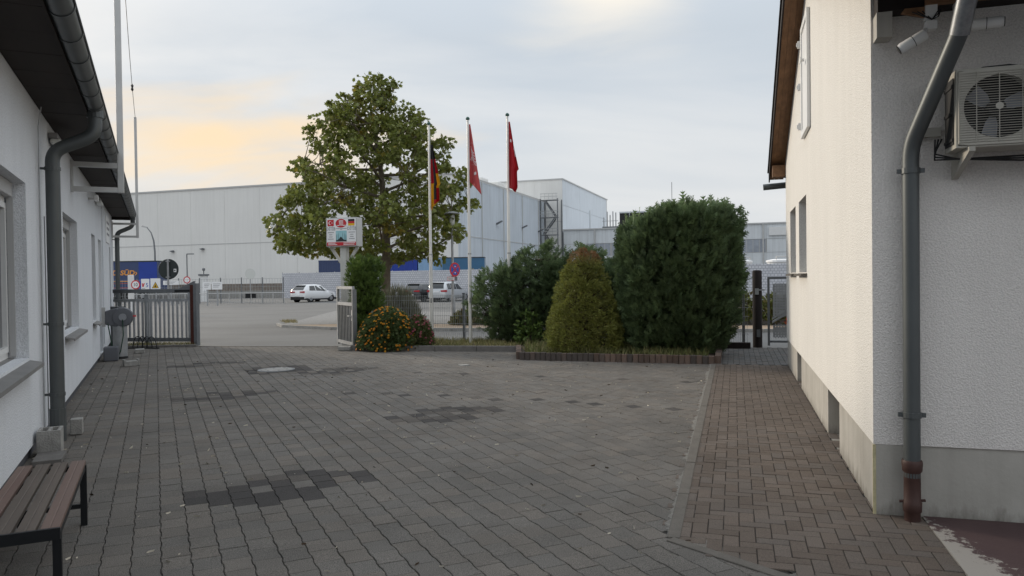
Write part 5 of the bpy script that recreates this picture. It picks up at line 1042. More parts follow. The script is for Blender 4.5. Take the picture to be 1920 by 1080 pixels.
MB().box(-126, 0.12, -0.12, -0.004, HW - 0.03, HW + 0.18).build('parapet_cap', 'clad_seam', wh); MB().box(0.055, 0.14, -0.12, 39, HW - 0.03, HW + 0.18).build('parapet_cap', 'clad_seam', wh)
MB().box(-126, 0.0, -0.035, -0.004, MID - 0.05, MID + 0.05).build('seam_flashing', 'clad_seam', wh); MB().box(0.052, 0.075, 0, 39, MID + 0.05, MID + 0.15).build('seam_flashing', 'clad_seam', wh)
for x, z in ((-45.6, 6.2), (-40.2, 6.4), (-57.8, 13.9)): MB().prism([(x, z), (x + 0.55, z + 0.1), (x + 0.55, z - 0.2)], -0.5, -0.02, 'xz').build('facade_lamp', 'steel_grey', wh)
for y, z in ((14, 9.6), (26, 9.7), (35, 9.6), (20, 3.6), (30, 6.6)): MB().prism([(0.06, z), (0.9, z + 0.35), (0.9, z + 0.2), (0.06, z - 0.2)], y, y + 0.5, 'xz').build('facade_lamp', 'steel_grey', wh)
for k in range(4): MB().box(0.056, 0.16, 8.2 + 9 * k, 8.36 + 9 * k, ZB, HW - 0.1).build('rain_pipe', 'clad_seam', wh)
for k, (x, y) in enumerate(((-4.5, 14), (-4, 20))): MB().box(x, x + 2.4, y, y + 3, HW - 0.05, HW + 1.5).build('roof_unit', 'clad_beige', wh, bevel=0.2)
tb = thing('tall_block', 'taller pale warehouse block rising behind the stair tower', 'building', IA, IR_)
MB().box(-60, 3.3, 39.2, 78, ZB, 18.7).build('core', 'clad_seam', tb)
panels(lambda a, b, z0, z1: MB().box(3.36 - b, 3.36 - a, 39.1, 39.19, z0, z1), 60, 5.0, ((ZB, 11.4), (11.4, 18.75)), 'clad_beige', tb)
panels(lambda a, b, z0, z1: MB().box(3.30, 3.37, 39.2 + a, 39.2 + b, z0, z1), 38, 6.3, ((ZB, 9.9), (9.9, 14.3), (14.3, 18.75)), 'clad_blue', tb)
MB().box(-60, 3.5, 39.0, 39.09, 18.72, 18.95).build('parapet_cap', 'clad_seam', tb); MB().box(3.375, 3.5, 39.1, 78, 18.72, 18.95).build('parapet_cap', 'clad_seam', tb); MB().box(3.38, 3.6, 60, 60.3, 9, 15).build('rain_pipe', 'clad_grey', tb)
# open steel stair tower
st = thing('stair_tower', 'open grey steel escape stair tower against the taller block', 'stair tower', IA, IR_)
sx0, sx1, sy0, sy1 = 0.2, 3.25, 36.2, 39.0; TOPZ = 15.0
for x in (sx0, sx1):
    for y in (sy0, sy1): MB().box(x - 0.09, x + 0.09, y - 0.09, y + 0.09, ZB, TOPZ + 0.2).build('post', 'steel_grey', st)
for k in range(6):
    z = ZB + 0.3 + (TOPZ - ZB - 0.3) * k / 5
    if k: 
        MB().box(sx0 + 0.1, sx1 - 0.1, sy0 + 0.1, sy0 + 1.1, z - 0.12, z).build('landing', 'steel_grey', st)
        for h in (0.5, 1.0): MB().box(sx0 - 0.05, sx1 + 0.05, sy0 - 0.16, sy0 - 0.1, z + h, z + h + 0.09).build('hand_rail', 'steel_light', st)
        for q in range(5): MB().box(sx0 + 0.1 + q * 0.68, sx0 + 0.15 + q * 0.68, sy0 - 0.155, sy0 - 0.105, z - 0.1, z + 1.0).build('baluster', 'steel_light', st)
    if k < 5:
        z2 = ZB + 0.3 + (TOPZ - ZB - 0.3) * (k + 1) / 5; xa, xb = (sx0 + 0.4, sx1 - 0.6) if k % 2 else (sx1 - 0.5, sx0 + 0.7)
        for yy in (sy0 + 0.15, sy0 + 1.25): MB().prism([(xa, z), (xa, z + 0.35), (xb, z2), (xb, z2 - 0.35)], yy, yy + 0.08, 'xz').build('stringer', 'steel_grey', st)
        for q in range(10): xx = xa + (xb - xa) * (q + 0.5) / 10; MB().box(xx - 0.13, xx + 0.13, sy0 + 0.24, sy0 + 1.24, z + (z2 - z) * (q + 0.5) / 10 - 0.02, z + (z2 - z) * (q + 0.5) / 10 + 0.02).build('tread', 'steel_grey', st)
lb = thing('low_works_block', 'long low grey works building with band windows and roof chillers', 'building', IA, IR_)
MB().box(3.55, 90, 38.9, 80, ZB, 9.75).build('core', 'clad_seam', lb)
panels(lambda a, b, z0, z1: MB().box(3.55 + a, 3.55 + b, 38.8, 38.89, z0, z1), 84, 4.2, ((ZB, 5.2), (7.35, 9.8)), 'clad_grey', lb)
wx = 3.55; k = 0
while wx < 87:
    win = (k % 5) in (1, 2, 4); w_ = 4.2
    if win:
        f = MB().box(wx + 0.1, wx + w_ - 0.1, 38.83, 38.88, 5.26, 7.3).build('band_window', 'band_window', lb)
        for q in range(5): MB().box(wx + 0.1 + q * 0.98, wx + 0.18 + q * 0.98, 38.78, 38.829, 5.26, 7.3).build('window_bar', 'clad_seam', f)
    else: MB().box(wx + 0.025, wx + w_ - 0.025, 38.8, 38.89, 5.23, 7.32).build('wall_panel', 'clad_grey', lb)
    wx += w_; k += 1
MB().box(3.4, 88, 38.6, 38.79, 9.76, 9.98).build('parapet_cap', 'clad_seam', lb)
for x in (9, 17, 25, 36.5, 48): MB().box(x, x + 0.22, 38.55, 38.75, ZB, 9.7).build('rain_pipe', 'steel_light', lb)
MB().box(37.5, 44, 38.5, 38.79, 7.9, 9.2).build('facade_box', 'white_frame', lb)
MB().box(10.2, 30, 40, 46, 9.98, 10.3).build('roof_deck', 'steel_grey', lb)
for k in range(8):
    c_ = MB().box(13.2 + 1.75 * k, 14.85 + 1.75 * k, 40.2, 43, 10.35, 12.5).build('chiller', 'ac_dark', lb); MB().box(13.15 + 1.75 * k, 14.9 + 1.75 * k, 40.1, 43.1, 12.5, 12.75).build('chiller_top', 'clad_grey', c_); MB().box(14.86 + 1.75 * k, 14.94 + 1.75 * k, 40.1, 40.25, 10.35, 12.5).build('chiller_post', 'clad_grey', c_)
for k, (x, h) in enumerate(((10.4, 1.6), (11.0, 2.6), (11.5, 2.0), (12.0, 2.6), (12.5, 2.4))): MB().tube([(x, 40.4, 9.98), (x, 40.4, 10.3 + h)], 0.09, 8).build('roof_pipe', 'galvanised', lb)
MB().box(10.2, 13.0, 40.0, 40.08, 11.2, 11.28).build('roof_rail', 'galvanised', lb); MB().tube([(22, 41, 12.7), (22, 41, 17.5)], 0.05, 5).build('lightning_rod', 'steel_grey', lb); MB().tube([(44.2, 41, 9.9), (44.2, 41, 17)], 0.05, 5).build('lightning_rod', 'steel_grey', lb)
# white tanks and a small sign box standing behind the screen fence at the right
for k, (px_, w) in enumerate(((19.5, 1.5), (22.3, 2.3), (25.2, 2.0))):
    t = thing('white_tank', ('small white lidded tank half hidden by the cypress', 'wide white lidded tank above the privacy fence', 'white lidded tank nearest the cream house above the fence')[k], 'tank', (px_, 63 - 1.2 * k, -0.28), 0, 'white tanks behind the privacy fence')
    MB().lathe([(w / 2, 0), (w / 2, 2.75), (w * 0.47, 2.95)], seg=20).build('shell', 'white_frame', t); MB().lathe([(w * 0.52, 2.95), (w * 0.52, 3.1), (w * 0.3, 3.2)], seg=20).build('lid', 'white_print', t); MB().tube([(-w * 0.3, -w * 0.35, 3.15), (-w * 0.3, -w * 0.35, 3.4), (w * 0.3, -w * 0.35, 3.4), (w * 0.3, -w * 0.35, 3.15)], 0.05, 6).build('handle', 'steel_light', t)
t = thing('sign_case', 'small white sign case with a red mark above the fence', 'sign', (18.6, 66, -0.28)); MB().box(-0.05, 0.05, 0, 0.1, 0, 3.2).build('post', 'galvanised', t); c_ = MB().box(-0.7, 0.7, -0.15, -0.002, 3.2, 4.6).build('case', 'steel_light', t); MB().box(-0.5, 0.1, -0.156, -0.151, 3.9, 4.3).build('red_mark', 'sign_red', c_)

# ------------------------------------------------------------------ trucks and containers
def trailer(name, label, loc, rz, Lx, H0, H1, m, cat='trailer', W=2.5):
    t = thing(name, label, cat, loc, rz); MB().box(0, Lx, 0, W, H0, H1).build('body', m, t, bevel=0.03); MB().box(-0.02, Lx + 0.02, -0.03, W + 0.03, H1, H1 + 0.1).build('top_rail', 'sign_back', t); MB().box(0.2, Lx - 0.2, 0.4, W - 0.4, H0 - 0.3, H0).build('chassis', 'car_trim', t)
    for x in (Lx * 0.68, Lx * 0.78, Lx * 0.88):
        w = MB().lathe([(0.5, 0.02), (0.5, 0.32)], (x, 0, 0.5), 18, axis='y').build('wheel', 'tyre', t); MB().lathe([(0.26, 0.0), (0.26, 0.018)], (x, 0, 0.5), 12, axis='y').build('rim', 'rim', w)
    return t
t = trailer('truck_trailer', 'dark blue truck trailer with orange lettering behind the gate signs', (-51.6, 80.5, -0.25), R(-2), 13.6, 1.15, 4.15, 'truck_blue')
text('lettering', 'NORD-SÜD›', 0.72, 'orange_print', t, (11.42, -0.006, 2.95), FR, 1.15, 0.12, align='RIGHT', bold=0.018); MB().box(4.8, 10.9, -0.008, -0.004, 2.02, 2.10).build('print_line', 'orange_print', t); MB().box(5.0, 10.7, -0.008, -0.004, 1.80, 1.86).build('print_line', 'red_print', t); MB().box(11.6, 13.6, -0.004, -0.002, 1.16, 4.1).build('curtain_end', 'cont_blue', t); MB().box(6, 11, -0.008, -0.004, 1.32, 1.40).build('print_line', 'red_print', t)
t = thing('truck_cab', 'white truck cab parked under the blue trailer end', 'truck', (-46.5, 74, -0.25), R(-4)); MB().prism([(0, 0.35), (3.6, 0.35), (3.6, 0.9), (3.0, 1.0), (2.4, 1.45), (0.6, 1.5), (0, 1.0)], 0, 1.8, 'xz').build('body', 'car_white', t, bevel=0.05); MB().prism([(0.8, 1.05), (2.9, 1.02), (2.35, 1.4), (0.9, 1.42)], -0.006, 0.3, 'xz').build('window', 'car_glass', t)
for x in (0.75, 2.9): MB().lathe([(0.33, 0.0), (0.33, 0.22)], (x, -0.02, 0.33), 18, axis='y').build('wheel', 'tyre', t)
t['label'] = 'white car parked in front of the blue trailer behind the gate'; t['category'] = 'car'; t.name = 'parked_car'
def container(label, x, Y, Lx, m, rz=0.0, H=2.6, z0=1.45):
    t = thing('shipping_container', label, 'container', (x, Y, -0.28), rz, 'containers behind the privacy fence'); b = MB().box(0, Lx, 0.03, 2.4, z0, z0 + H).build('body', m, t); n = int(Lx / 0.28); rr = MB()
    for k in range(n): rr.box(0.28 * k + 0.06, 0.28 * k + 0.2, -0.005, 0.028, z0 + 0.15, z0 + H - 0.12)
    o = rr.build('corrugation', m, b); o['kind'] = 'stuff'; MB().box(0, Lx, -0.02, 0.029, z0 + H - 0.1, z0 + H).build('top_rail', m, b); MB().box(0.1, Lx - 0.1, 0.2, 2.2, 0.6, z0 - 0.002).build('chassis', 'car_trim', t)
    for xx in (0.8, Lx - 0.8): MB().lathe([(0.5, 0.05), (0.5, 0.4)], (xx, 0, 0.5), 16, axis='y').build('wheel', 'tyre', t)
    return t
container('dark navy container behind the column thuja', -21.6, 83.5, 6.9, 'truck_blue', z0=1.55); container('royal blue corrugated container behind the tree trunk', -14.6, 83, 4.1, 'cont_blue', z0=1.7); container('pale blue corrugated container beside the teal trailer', -10.4, 83, 2.75, 'cont_light', z0=1.65)
t = trailer('truck_trailer', 'teal blue truck trailer with yellow lettering behind the privacy fence', (-7.6, 82, -0.25), R(-1), 4.6, 1.3, 4.15, 'truck_teal')
text('lettering', '‹NORD-SÜD›', 0.95, 'yellow_print', t, (2.3, -0.006, 2.45), FR, 0.72, 0.0)

# ------------------------------------------------------------------ cars
def car(name, label, loc, heading, P, paint, suv=False, tail=None):
    """P: stations (x from rear, z sill, z belt, z top, half width, half width at roof)"""
    t = thing(name, label, 'car', loc, heading)
    st_ = P['st']; V, F = [], []; prof = []
    for x, zs, zb, zt, w, wt in st_:
        half = [(0.0, zs), (w * 0.86, zs), (w * 0.97, zs + 0.10), (w, zs + (zb - zs) * 0.55), (w * 0.965, zb), (wt + (w * 0.965 - wt) * 0.12, zb + (zt - zb) * 0.86), (wt * 0.90, zt), (0.0, zt + 0.012)]
        prof.append(half)
    ns, nh = len(st_), 8; ring = 2 * nh - 2
    for i, half in enumerate(prof):
        x = st_[i][0]; full = half + [(-y, z) for y, z in reversed(half[1:-1])]
        for y, z in full: V.append((x, y, z))
    for i in range(ns - 1):
        for k in range(ring): a = i * ring + k; b = i * ring + (k + 1) % ring; F.append((a, b, b + ring, a + ring))
    F.append(tuple(range(ring))); F.append(tuple((ns - 1) * ring + k for k in reversed(range(ring))))
    me = bpy.data.meshes.new('body'); me.from_pydata(V, [], F); me.materials.append(MATS[paint]); me.polygons.foreach_set('use_smooth', [True] * len(F)); me.set_sharp_from_angle(angle=R(50)); bo_ = inst(me, 'body', t)
    def S(x, v, s):   # point on the greenhouse side
        for i in range(ns - 1):
            if st_[i][0] <= x <= st_[i + 1][0]:
                f = (x - st_[i][0]) / (st_[i + 1][0] - st_[i][0]); A = [prof[i][k][0] * (1 - f) + prof[i + 1][k][0] * f for k in (4, 5)]; B = [prof[i][k][1] * (1 - f) + prof[i + 1][k][1] * f for k in (4, 5)]
                return (x, s * (A[0] + (A[1] - A[0]) * v + 0.008), B[0] + (B[1] - B[0]) * v)
    for s in (-1, 1):
        for wx0, wx1, tx0, tx1 in P['win']:
            q = []; n = 5
            for k in range(n + 1): q.append(S(wx0 + (wx1 - wx0) * k / n, 0.05, s))
            for k in range(n + 1): q.append(S(tx1 + (tx0 - tx1) * k / n, 0.93, s))
            MB().quad(*q).build('side_window', 'car_glass', bo_)
    (xa, za), (xm_, zm_), (xb, zb_), hw0, hw1 = P['rear']; n_ = Vector((-(zb_ - za), 0, xb - xa)).normalized() * 0.022; hm = (hw0 + hw1) / 2
    rw = MB(); rw.quad((xa + n_.x, -hw0, za + n_.z), (xa + n_.x, hw0, za + n_.z), (xm_ + n_.x, hm, zm_ + n_.z), (xm_ + n_.x, -hm, zm_ + n_.z)); rw.quad((xm_ + n_.x, -hm, zm_ + n_.z), (xm_ + n_.x, hm, zm_ + n_.z), (xb + n_.x, hw1, zb_ + n_.z), (xb + n_.x, -hw1, zb_ + n_.z)); rw.build('rear_window', 'car_glass', bo_)
    MB().box(xb - 0.14, xb + 0.06, -hw1 - 0.02, hw1 + 0.02, zb_ + 0.02, zb_ + 0.055).build('spoiler', paint, bo_)
    x0 = st_[0][0]; W = st_[1][4]
    MB().box(x0 - 0.035, x0 + 0.22, -W * 0.93, W * 0.93, 0.22, 0.50 if suv else 0.36).build('rear_bumper', 'car_trim', t, bevel=0.03)
    MB().box(x0 - 0.03, x0 - 0.005, -0.26, 0.26, P['plate'], P['plate'] + 0.11).build('number_plate', 'white_print', t)
    for s in (-1, 1):
        z0, z1, yi, yo = P['tail']; l = MB(); l.prism([(s * yi, z0 + 0.02), (s * yo, z0 - 0.01), (s * yo, z1), (s * yi, z1 - 0.03)], x0 - 0.02, x0 + P.get('taild', 0.25), 'yz'); l.build('tail_light', 'tail_red', t)
        sm_ = MB(); xm = P['mirror']; sm_.box(xm, xm + 0.12, s * W * 0.98, s * (W * 0.98 + 0.19), P['belt'] + 0.0, P['belt'] + 0.14); sm_.build('wing_mirror', paint, t, bevel=0.02)
        if suv: MB().box(x0 + 0.1, st_[-1][0] - 0.1, s * W * 0.965, s * (W + 0.012), 0.20, 0.37).build('sill_trim', 'car_trim', t)
        for xw in P['wheels']:
            r = P['wr']; MB().lathe([(r + 0.065, s * (W + 0.004)), (r + 0.065, s * (W - 0.06))], (xw, 0, r), 24, axis='y').build('wheel_arch', 'car_trim', t)
            w = MB().lathe([(r - 0.05, s * (W + 0.012)), (r, s * (W - 0.02)), (r, s * (W - 0.2)), (r - 0.05, s * (W - 0.22))], (xw, 0, r), 24, axis='y').build('wheel', 'tyre', t, smooth=True)
            MB().lathe([(r * 0.62, s * (W + 0.014)), (r * 0.2, s * (W + 0.02))], (xw, 0, r), 10, axis='y').build('rim', 'rim', w)
        MB().box(P['wheels'][1] - 1.3, P['wheels'][1] - 1.1, s * (W - 0.02), s * (W + 0.012), P['belt'] - 0.14, P['belt'] - 0.11).build('door_handle', paint, t)
    return t
suvP = dict(st=[(0.0, 0.30, 0.62, 0.70, 0.78, 0.6), (0.06, 0.24, 0.98, 1.06, 0.86, 0.76), (0.28, 0.22, 1.02, 1.30, 0.89, 0.72), (0.55, 0.22, 1.02, 1.51, 0.90, 0.64), (1.0, 0.22, 1.01, 1.57, 0.90, 0.60), (1.8, 0.22, 0.98, 1.58, 0.90, 0.60), (2.45, 0.22, 0.96, 1.50, 0.90, 0.58), (2.95, 0.22, 0.96, 1.10, 0.90, 0.62), (3.2, 0.22, 0.95, 1.0, 0.89, 0.7), (3.9, 0.22, 0.84, 0.90, 0.85, 0.68), (4.15, 0.26, 0.66, 0.74, 0.76, 0.6), (4.23, 0.34, 0.55, 0.60, 0.66, 0.5)],
    win=[(0.62, 1.42, 0.80, 1.42), (1.50, 2.72, 1.50, 2.36)], rear=((0.075, 1.085), (0.28, 1.31), (0.50, 1.48), 0.64, 0.54), plate=0.56, tail=(0.86, 1.0, 0.30, 0.83), mirror=2.55, belt=1.0, wheels=(0.80, 3.42), wr=0.335)
mpvP = dict(st=[(0.0, 0.32, 0.62, 0.72, 0.78, 0.62), (0.05, 0.24, 0.98, 1.08, 0.87, 0.78), (0.16, 0.22, 1.03, 1.38, 0.90, 0.75), (0.32, 0.22, 1.03, 1.60, 0.915, 0.69), (0.8, 0.22, 1.03, 1.66, 0.915, 0.66), (1.9, 0.22, 1.01, 1.67, 0.915, 0.66), (2.6, 0.22, 0.99, 1.58, 0.915, 0.63), (3.2, 0.22, 0.98, 1.16, 0.91, 0.64), (3.45, 0.22, 0.96, 1.02, 0.90, 0.7), (4.2, 0.24, 0.82, 0.88, 0.85, 0.66), (4.42, 0.28, 0.64, 0.72, 0.76, 0.6), (4.5, 0.36, 0.54, 0.60, 0.66, 0.5)],
    win=[(0.42, 1.0, 0.46, 0.98), (1.06, 1.95, 1.04, 1.92), (2.02, 3.0, 1.98, 2.52)], rear=((0.06, 1.11), (0.16, 1.385), (0.29, 1.575), 0.66, 0.58), plate=0.80, tail=(0.84, 1.0, 0.42, 0.90), mirror=2.75, belt=1.03, wheels=(0.88, 3.62), wr=0.325)
car('parked_car', 'white compact SUV with dark lower trim parked before the privacy fence', (-19.05, 66.2, -0.28), R(62), suvP, 'car_white', True)
car('parked_car', 'silver people carrier with red tail lamps parked by the privacy fence', (-6.35, 62.6, -0.28), R(66), mpvP, 'car_silver')
car('parked_car', 'dark grey car half hidden behind the lavender bush', (-8.55, 63.0, -0.28), R(66), suvP, 'car_dark', True)

# ------------------------------------------------------------------ vegetation
LEAF = [(0, 0, 0)] + [(r * math.sin(a), 0.45 + r * math.cos(a), 0.10 * (i % 2) - 0.05) for i, (a, r) in enumerate([(R(-150), .30), (R(-112), .52), (R(-80), .30), (R(-48), .58), (R(-22), .34), (R(0), .62), (R(22), .34), (R(48), .58), (R(80), .30), (R(112), .52), (R(150), .30)])]
LEAFT = [(0, i, i + 1) for i in range(1, 11)]
def tree():
    B = np.array([-4.95, 29.3, -0.08]); t = thing('plane_tree', 'broad green plane tree with yellowing leaves behind the sign', 'tree', tuple(B))
    zf = lambda y: 1.68 + (523 - y) / 48.0 + 0.08
    out = [(140, 690, 705), (155, 668, 737), (180, 630, 750), (201, 621, 762), (218, 597, 790), (236, 578, 804), (261, 572, 830), (285, 545, 850), (310, 550, 868), (331, 536, 876), (359, 546, 874), (373, 520, 885), (394, 516, 890), (419, 486, 884), (437, 494, 878), (458, 512, 872), (472, 570, 858), (484, 640, 830), (492, 690, 805)]
    Z = np.array([zf(y) for y, a, b in out]); XL = np.array([(a - 718) / 48.0 for y, a, b in out]); XR = np.array([(b - 718) / 48.0 for y, a, b in out]); o_ = np.argsort(Z); Z, XL, XR = Z[o_], XL[o_], XR[o_]
    cen = []; trial = 0
    while len(cen) < 385 and trial < 60000:
        trial += 1; z = rng.uniform(Z[0] + 0.1, Z[-1] - 0.12); l, r_ = np.interp(z, Z, XL), np.interp(z, Z, XR); c, h = (l + r_) / 2, (r_ - l) / 2; hd = h * 0.92
        u, v = rng.uniform(-1, 1, 2); q = math.hypot(u, v)
        if q > 1 or rng.random() > 0.22 + 0.9 * q ** 2: continue
        p = np.array([c + u * (h - 0.16 + 0.22 * math.sin(z * 5.3 + (2 if u > 0 else 0))), v * (hd - 0.2), z])
        if all(np.sum((p - k) ** 2) > 0.375 ** 2 for k in cen): cen.append(p)
    cen = np.array(cen)
    # trunk, limbs and twigs
    mb = MB(); mb.tube([(0, 0, -0.1), (0.02, 0, 0.3), (0.0, 0, 1.6), (0.05, 0, 3.0), (-0.02, 0.05, 4.6), (-0.15, 0, 6.3), (-0.45, 0, 8.0), (-0.5, 0, 8.9)], [0.27, 0.21, 0.185, 0.165, 0.13, 0.09, 0.05, 0.02], 12); tr = mb.build('trunk', 'bark', t, smooth=True)
    lim = MB(); tax = lambda z: np.array([np.interp(z, [0, 3, 6.3, 9], [0, 0.05, -0.15, -0.5]), 0, z])
    mains = []
    for k in range(26):
        a = k * 2.4; z0 = 2.3 + 0.22 * k; i = np.argmin([abs(math.atan2(c[1], c[0]) - math.atan2(math.sin(a), math.cos(a))) * 1.5 + abs(c[2] - z0 - 0.9) - 0.35 * math.hypot(c[0], c[1]) for c in cen]); e = cen[i]; s = tax(min(z0, e[2] - 0.15) if e[2] > 2.6 else 2.3); m_ = (s + e) / 2 + np.array([0, 0, -0.12]) + rng.normal(size=3) * 0.08
        pts = [s, s * 0.6 + m_ * 0.4, m_, m_ * 0.4 + e * 0.6, e]; lim.tube([tuple(p) for p in pts], [0.07, 0.055, 0.042, 0.028, 0.012], 6); mains += [np.array(p) for p in pts[1:]]
    mains = np.array(mains)
    for c in cen:
        d = np.linalg.norm(mains - c, axis=1); s = mains[np.argmin(d + np.where(mains[:, 2] > c[2], 0.6, 0))]; m_ = (s + c) / 2 + rng.normal(size=3) * 0.08; lim.tube([tuple(s), tuple(m_), tuple(c)], [0.018, 0.013, 0.006], 4, cap=False)
    lim.build('limbs', 'bark', t)
    P, D, S_, C = [], [], [], []
    for c in cen:
        n = int(rng.integers(32, 60)); rad = rng.uniform(0.24, 0.44); q = unit(n) * (rng.random(n) ** 0.45)[:, None] * rad; q[:, 2] *= 0.72
        P.append(c + q); outw = np.array([c[0], c[1], 0]); outw = outw / (np.linalg.norm(outw) + 1e-6)
        D.append(q / rad * 0.8 + outw * 0.5 + np.array([0, 0, -0.35]) + rng.normal(size=(n, 3)) * 0.55); S_.append(rng.uniform(0.11, 0.20, n))
        yel = (rng.random() < 0.05) * rng.random() * 0.55 + 0.04 * rng.random(); yel += 0.30 * (c[2] > 7.6 and rng.random() < 0.22)
        C.append(np.stack([np.clip(rng.normal(0.5, 0.2, n) , 0, 1), np.clip(yel + rng.normal(0, 0.06, n) + (rng.random(n) < 0.02) * 0.5, 0, 1)], 1))
    P, D, S_, C = map(np.concatenate, (P, D, S_, C)); n = len(P); upn = np.tile([0, 0, 1.0], (n, 1)) + rng.normal(size=(n, 3)) * 0.6
    o = scatter('crown', P, D, S_, LEAF, LEAFT, 'plane_leaf', t, C, roll=np.cross(upn, D) * -1 if False else rng.normal(size=(n, 3)) + np.array([0, 0, 0.0])); o['kind'] = 'stuff'
tree()

SPRAY = []; SPRAYT = []
def _spray():   # flat fern-like spray of scale leaves: a midrib and paired tapering side shoots
    def tri(a, b, c): 
        n = len(SPRAY); SPRAY.extend([a, b, c]); SPRAYT.append((n, n + 1, n + 2))
    tri((-0.08, 0, 0), (0.08, 0, 0), (0, 1.0, 0.12))
    for s in (-1, 1):
        for y0, l, a in ((0.08, 0.55, 50), (0.34, 0.48, 44), (0.60, 0.34, 38)):
            e = (s * l * math.sin(R(a)), y0 + l * math.cos(R(a)), 0.04 + 0.06 * l); tri((0, y0 - 0.02, 0.02), (s * 0.02, y0 + 0.22, 0.02), e)
_spray()
def conifer(name, label, base, height, prof, nc, per, rc, size, m, up_bias=0.5, fill=0.25, seed=1, cat='conifer', flat=1.0, trunks=((0, 0),), cg=None, group=None, jit=0.35, lump=0.06, zfun=None, stretch=1.0, tv=None, tf=None):
    """clumps of sprays over the surface given by prof(h01, angle) -> radius, with looser filling inside"""
    t = thing(name, label, cat, base, 0, group); g = np.random.default_rng(seed); ph = g.uniform(0, 6.28, 6)
    # clump centres spread evenly over the surface by rejection
    H = np.linspace(0, 1, 60); rm = np.array([np.mean([prof(x, y) for y in np.linspace(-3, 3, 7)]) for x in H]); cdf = np.cumsum(rm + 0.02); cdf /= cdf[-1]
    h = np.interp(g.random(nc), cdf, H); a = g.uniform(-math.pi, math.pi, nc); r_ = np.array([prof(x, y) for x, y in zip(h, a)])
    r_ = r_ * (1 + lump * (np.sin(a * 5 + h * 9 + ph[0]) + np.sin(a * 9 - h * 17 + ph[1]) * 0.6)) - rc * 0.6 + g.normal(0, rc * 0.22, nc)
    cap = h > 0.955; r_ = np.where(cap, r_ * np.sqrt(g.random(nc)), r_)
    Cn = np.stack([np.cos(a) * r_, np.sin(a) * r_ * flat, h * (height - rc * 0.5)], 1); On = np.stack([np.cos(a), np.sin(a), np.where(cap, 1.4, up_bias)], 1); On /= np.linalg.norm(On, axis=1, keepdims=True)
    cb = g.normal(0, 0.13, nc); scl = g.uniform(0.75, 1.3, nc)
    n = nc * per; ci = np.repeat(np.arange(nc), per); q = g.normal(size=(n, 3)); q /= np.linalg.norm(q, axis=1, keepdims=True); dot = np.sum(q * On[ci], 1); q = np.where((dot < -0.2)[:, None], -q, q)
    along = On[ci] * (np.sum(q * On[ci], 1) * (stretch - 1))[:, None]
    P = Cn[ci] + (q + along) * (rc * scl[ci] * g.uniform(0.55, 1.0, n))[:, None]
    D = q * 0.9 + On[ci] * 0.8 + np.array([0, 0, up_bias * 0.6]) + g.normal(size=(n, 3)) * jit
    hh = np.clip(P[:, 2] / height, 0, 1); C = np.stack([np.clip(g.normal(0.5, 0.14, n) + cb[ci], 0, 1), np.clip((cg(hh) if cg else 0.28 + 0.5 * cb[ci]) + g.normal(0, 0.12, n), 0, 1)], 1)
    nf = int(n * fill); h2 = np.interp(g.random(nf), cdf, H); a2 = g.uniform(-math.pi, math.pi, nf); r2 = np.array([prof(x, y) for x, y in zip(h2, a2)]) * (1 - 0.75 * g.random(nf) ** 1.3) - rc * 0.7; r2 = np.maximum(r2, 0.02)
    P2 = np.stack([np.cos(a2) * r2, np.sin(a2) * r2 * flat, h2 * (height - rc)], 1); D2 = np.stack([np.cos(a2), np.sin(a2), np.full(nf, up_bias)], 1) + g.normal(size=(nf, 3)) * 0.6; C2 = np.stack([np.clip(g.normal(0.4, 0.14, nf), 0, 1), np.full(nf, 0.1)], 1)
    P, D, C = np.concatenate([P, P2]), np.concatenate([D, D2]), np.concatenate([C, C2]); S_ = g.uniform(0.65, 1.25, n + nf) * size; S_[n:] *= 1.35
    if zfun: P[:, 2] *= np.array([zfun(x) for x in P[:, 0]])
    P[:, 2] = np.maximum(P[:, 2], 0.01)
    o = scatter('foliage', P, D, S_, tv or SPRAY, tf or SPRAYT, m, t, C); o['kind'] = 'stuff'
    tr = MB()
    for x, y in trunks: tr.tube([(x, y, -0.1), (x * 1.05, y, height * 0.35), (x * 0.9, y * 0.9, height * 0.8)], [0.06, 0.045, 0.012], 7)
    for q in range(110):
        aa = g.uniform(0, 6.28); hh = g.uniform(0.05, 0.9); rr = prof(hh, aa) * 0.86; x, y = trunks[q % len(trunks)]; z0 = max(0.05, hh * height - 0.35 * rr); tr.tube([(x, y, z0), ((x + math.cos(aa) * rr) / 2, (y + math.sin(aa) * rr * flat) / 2, (z0 + hh * height) / 2 - 0.04), (math.cos(aa) * rr, math.sin(aa) * rr * flat, hh * height)], [0.02, 0.014, 0.005], 4, cap=False)
    tr.build('branches', 'twig', t); return t
def superell(a, ax, ay, p=4.0): return 1.0 / ((abs(math.cos(a)) / ax) ** p + (abs(math.sin(a)) / ay) ** p) ** (1 / p)
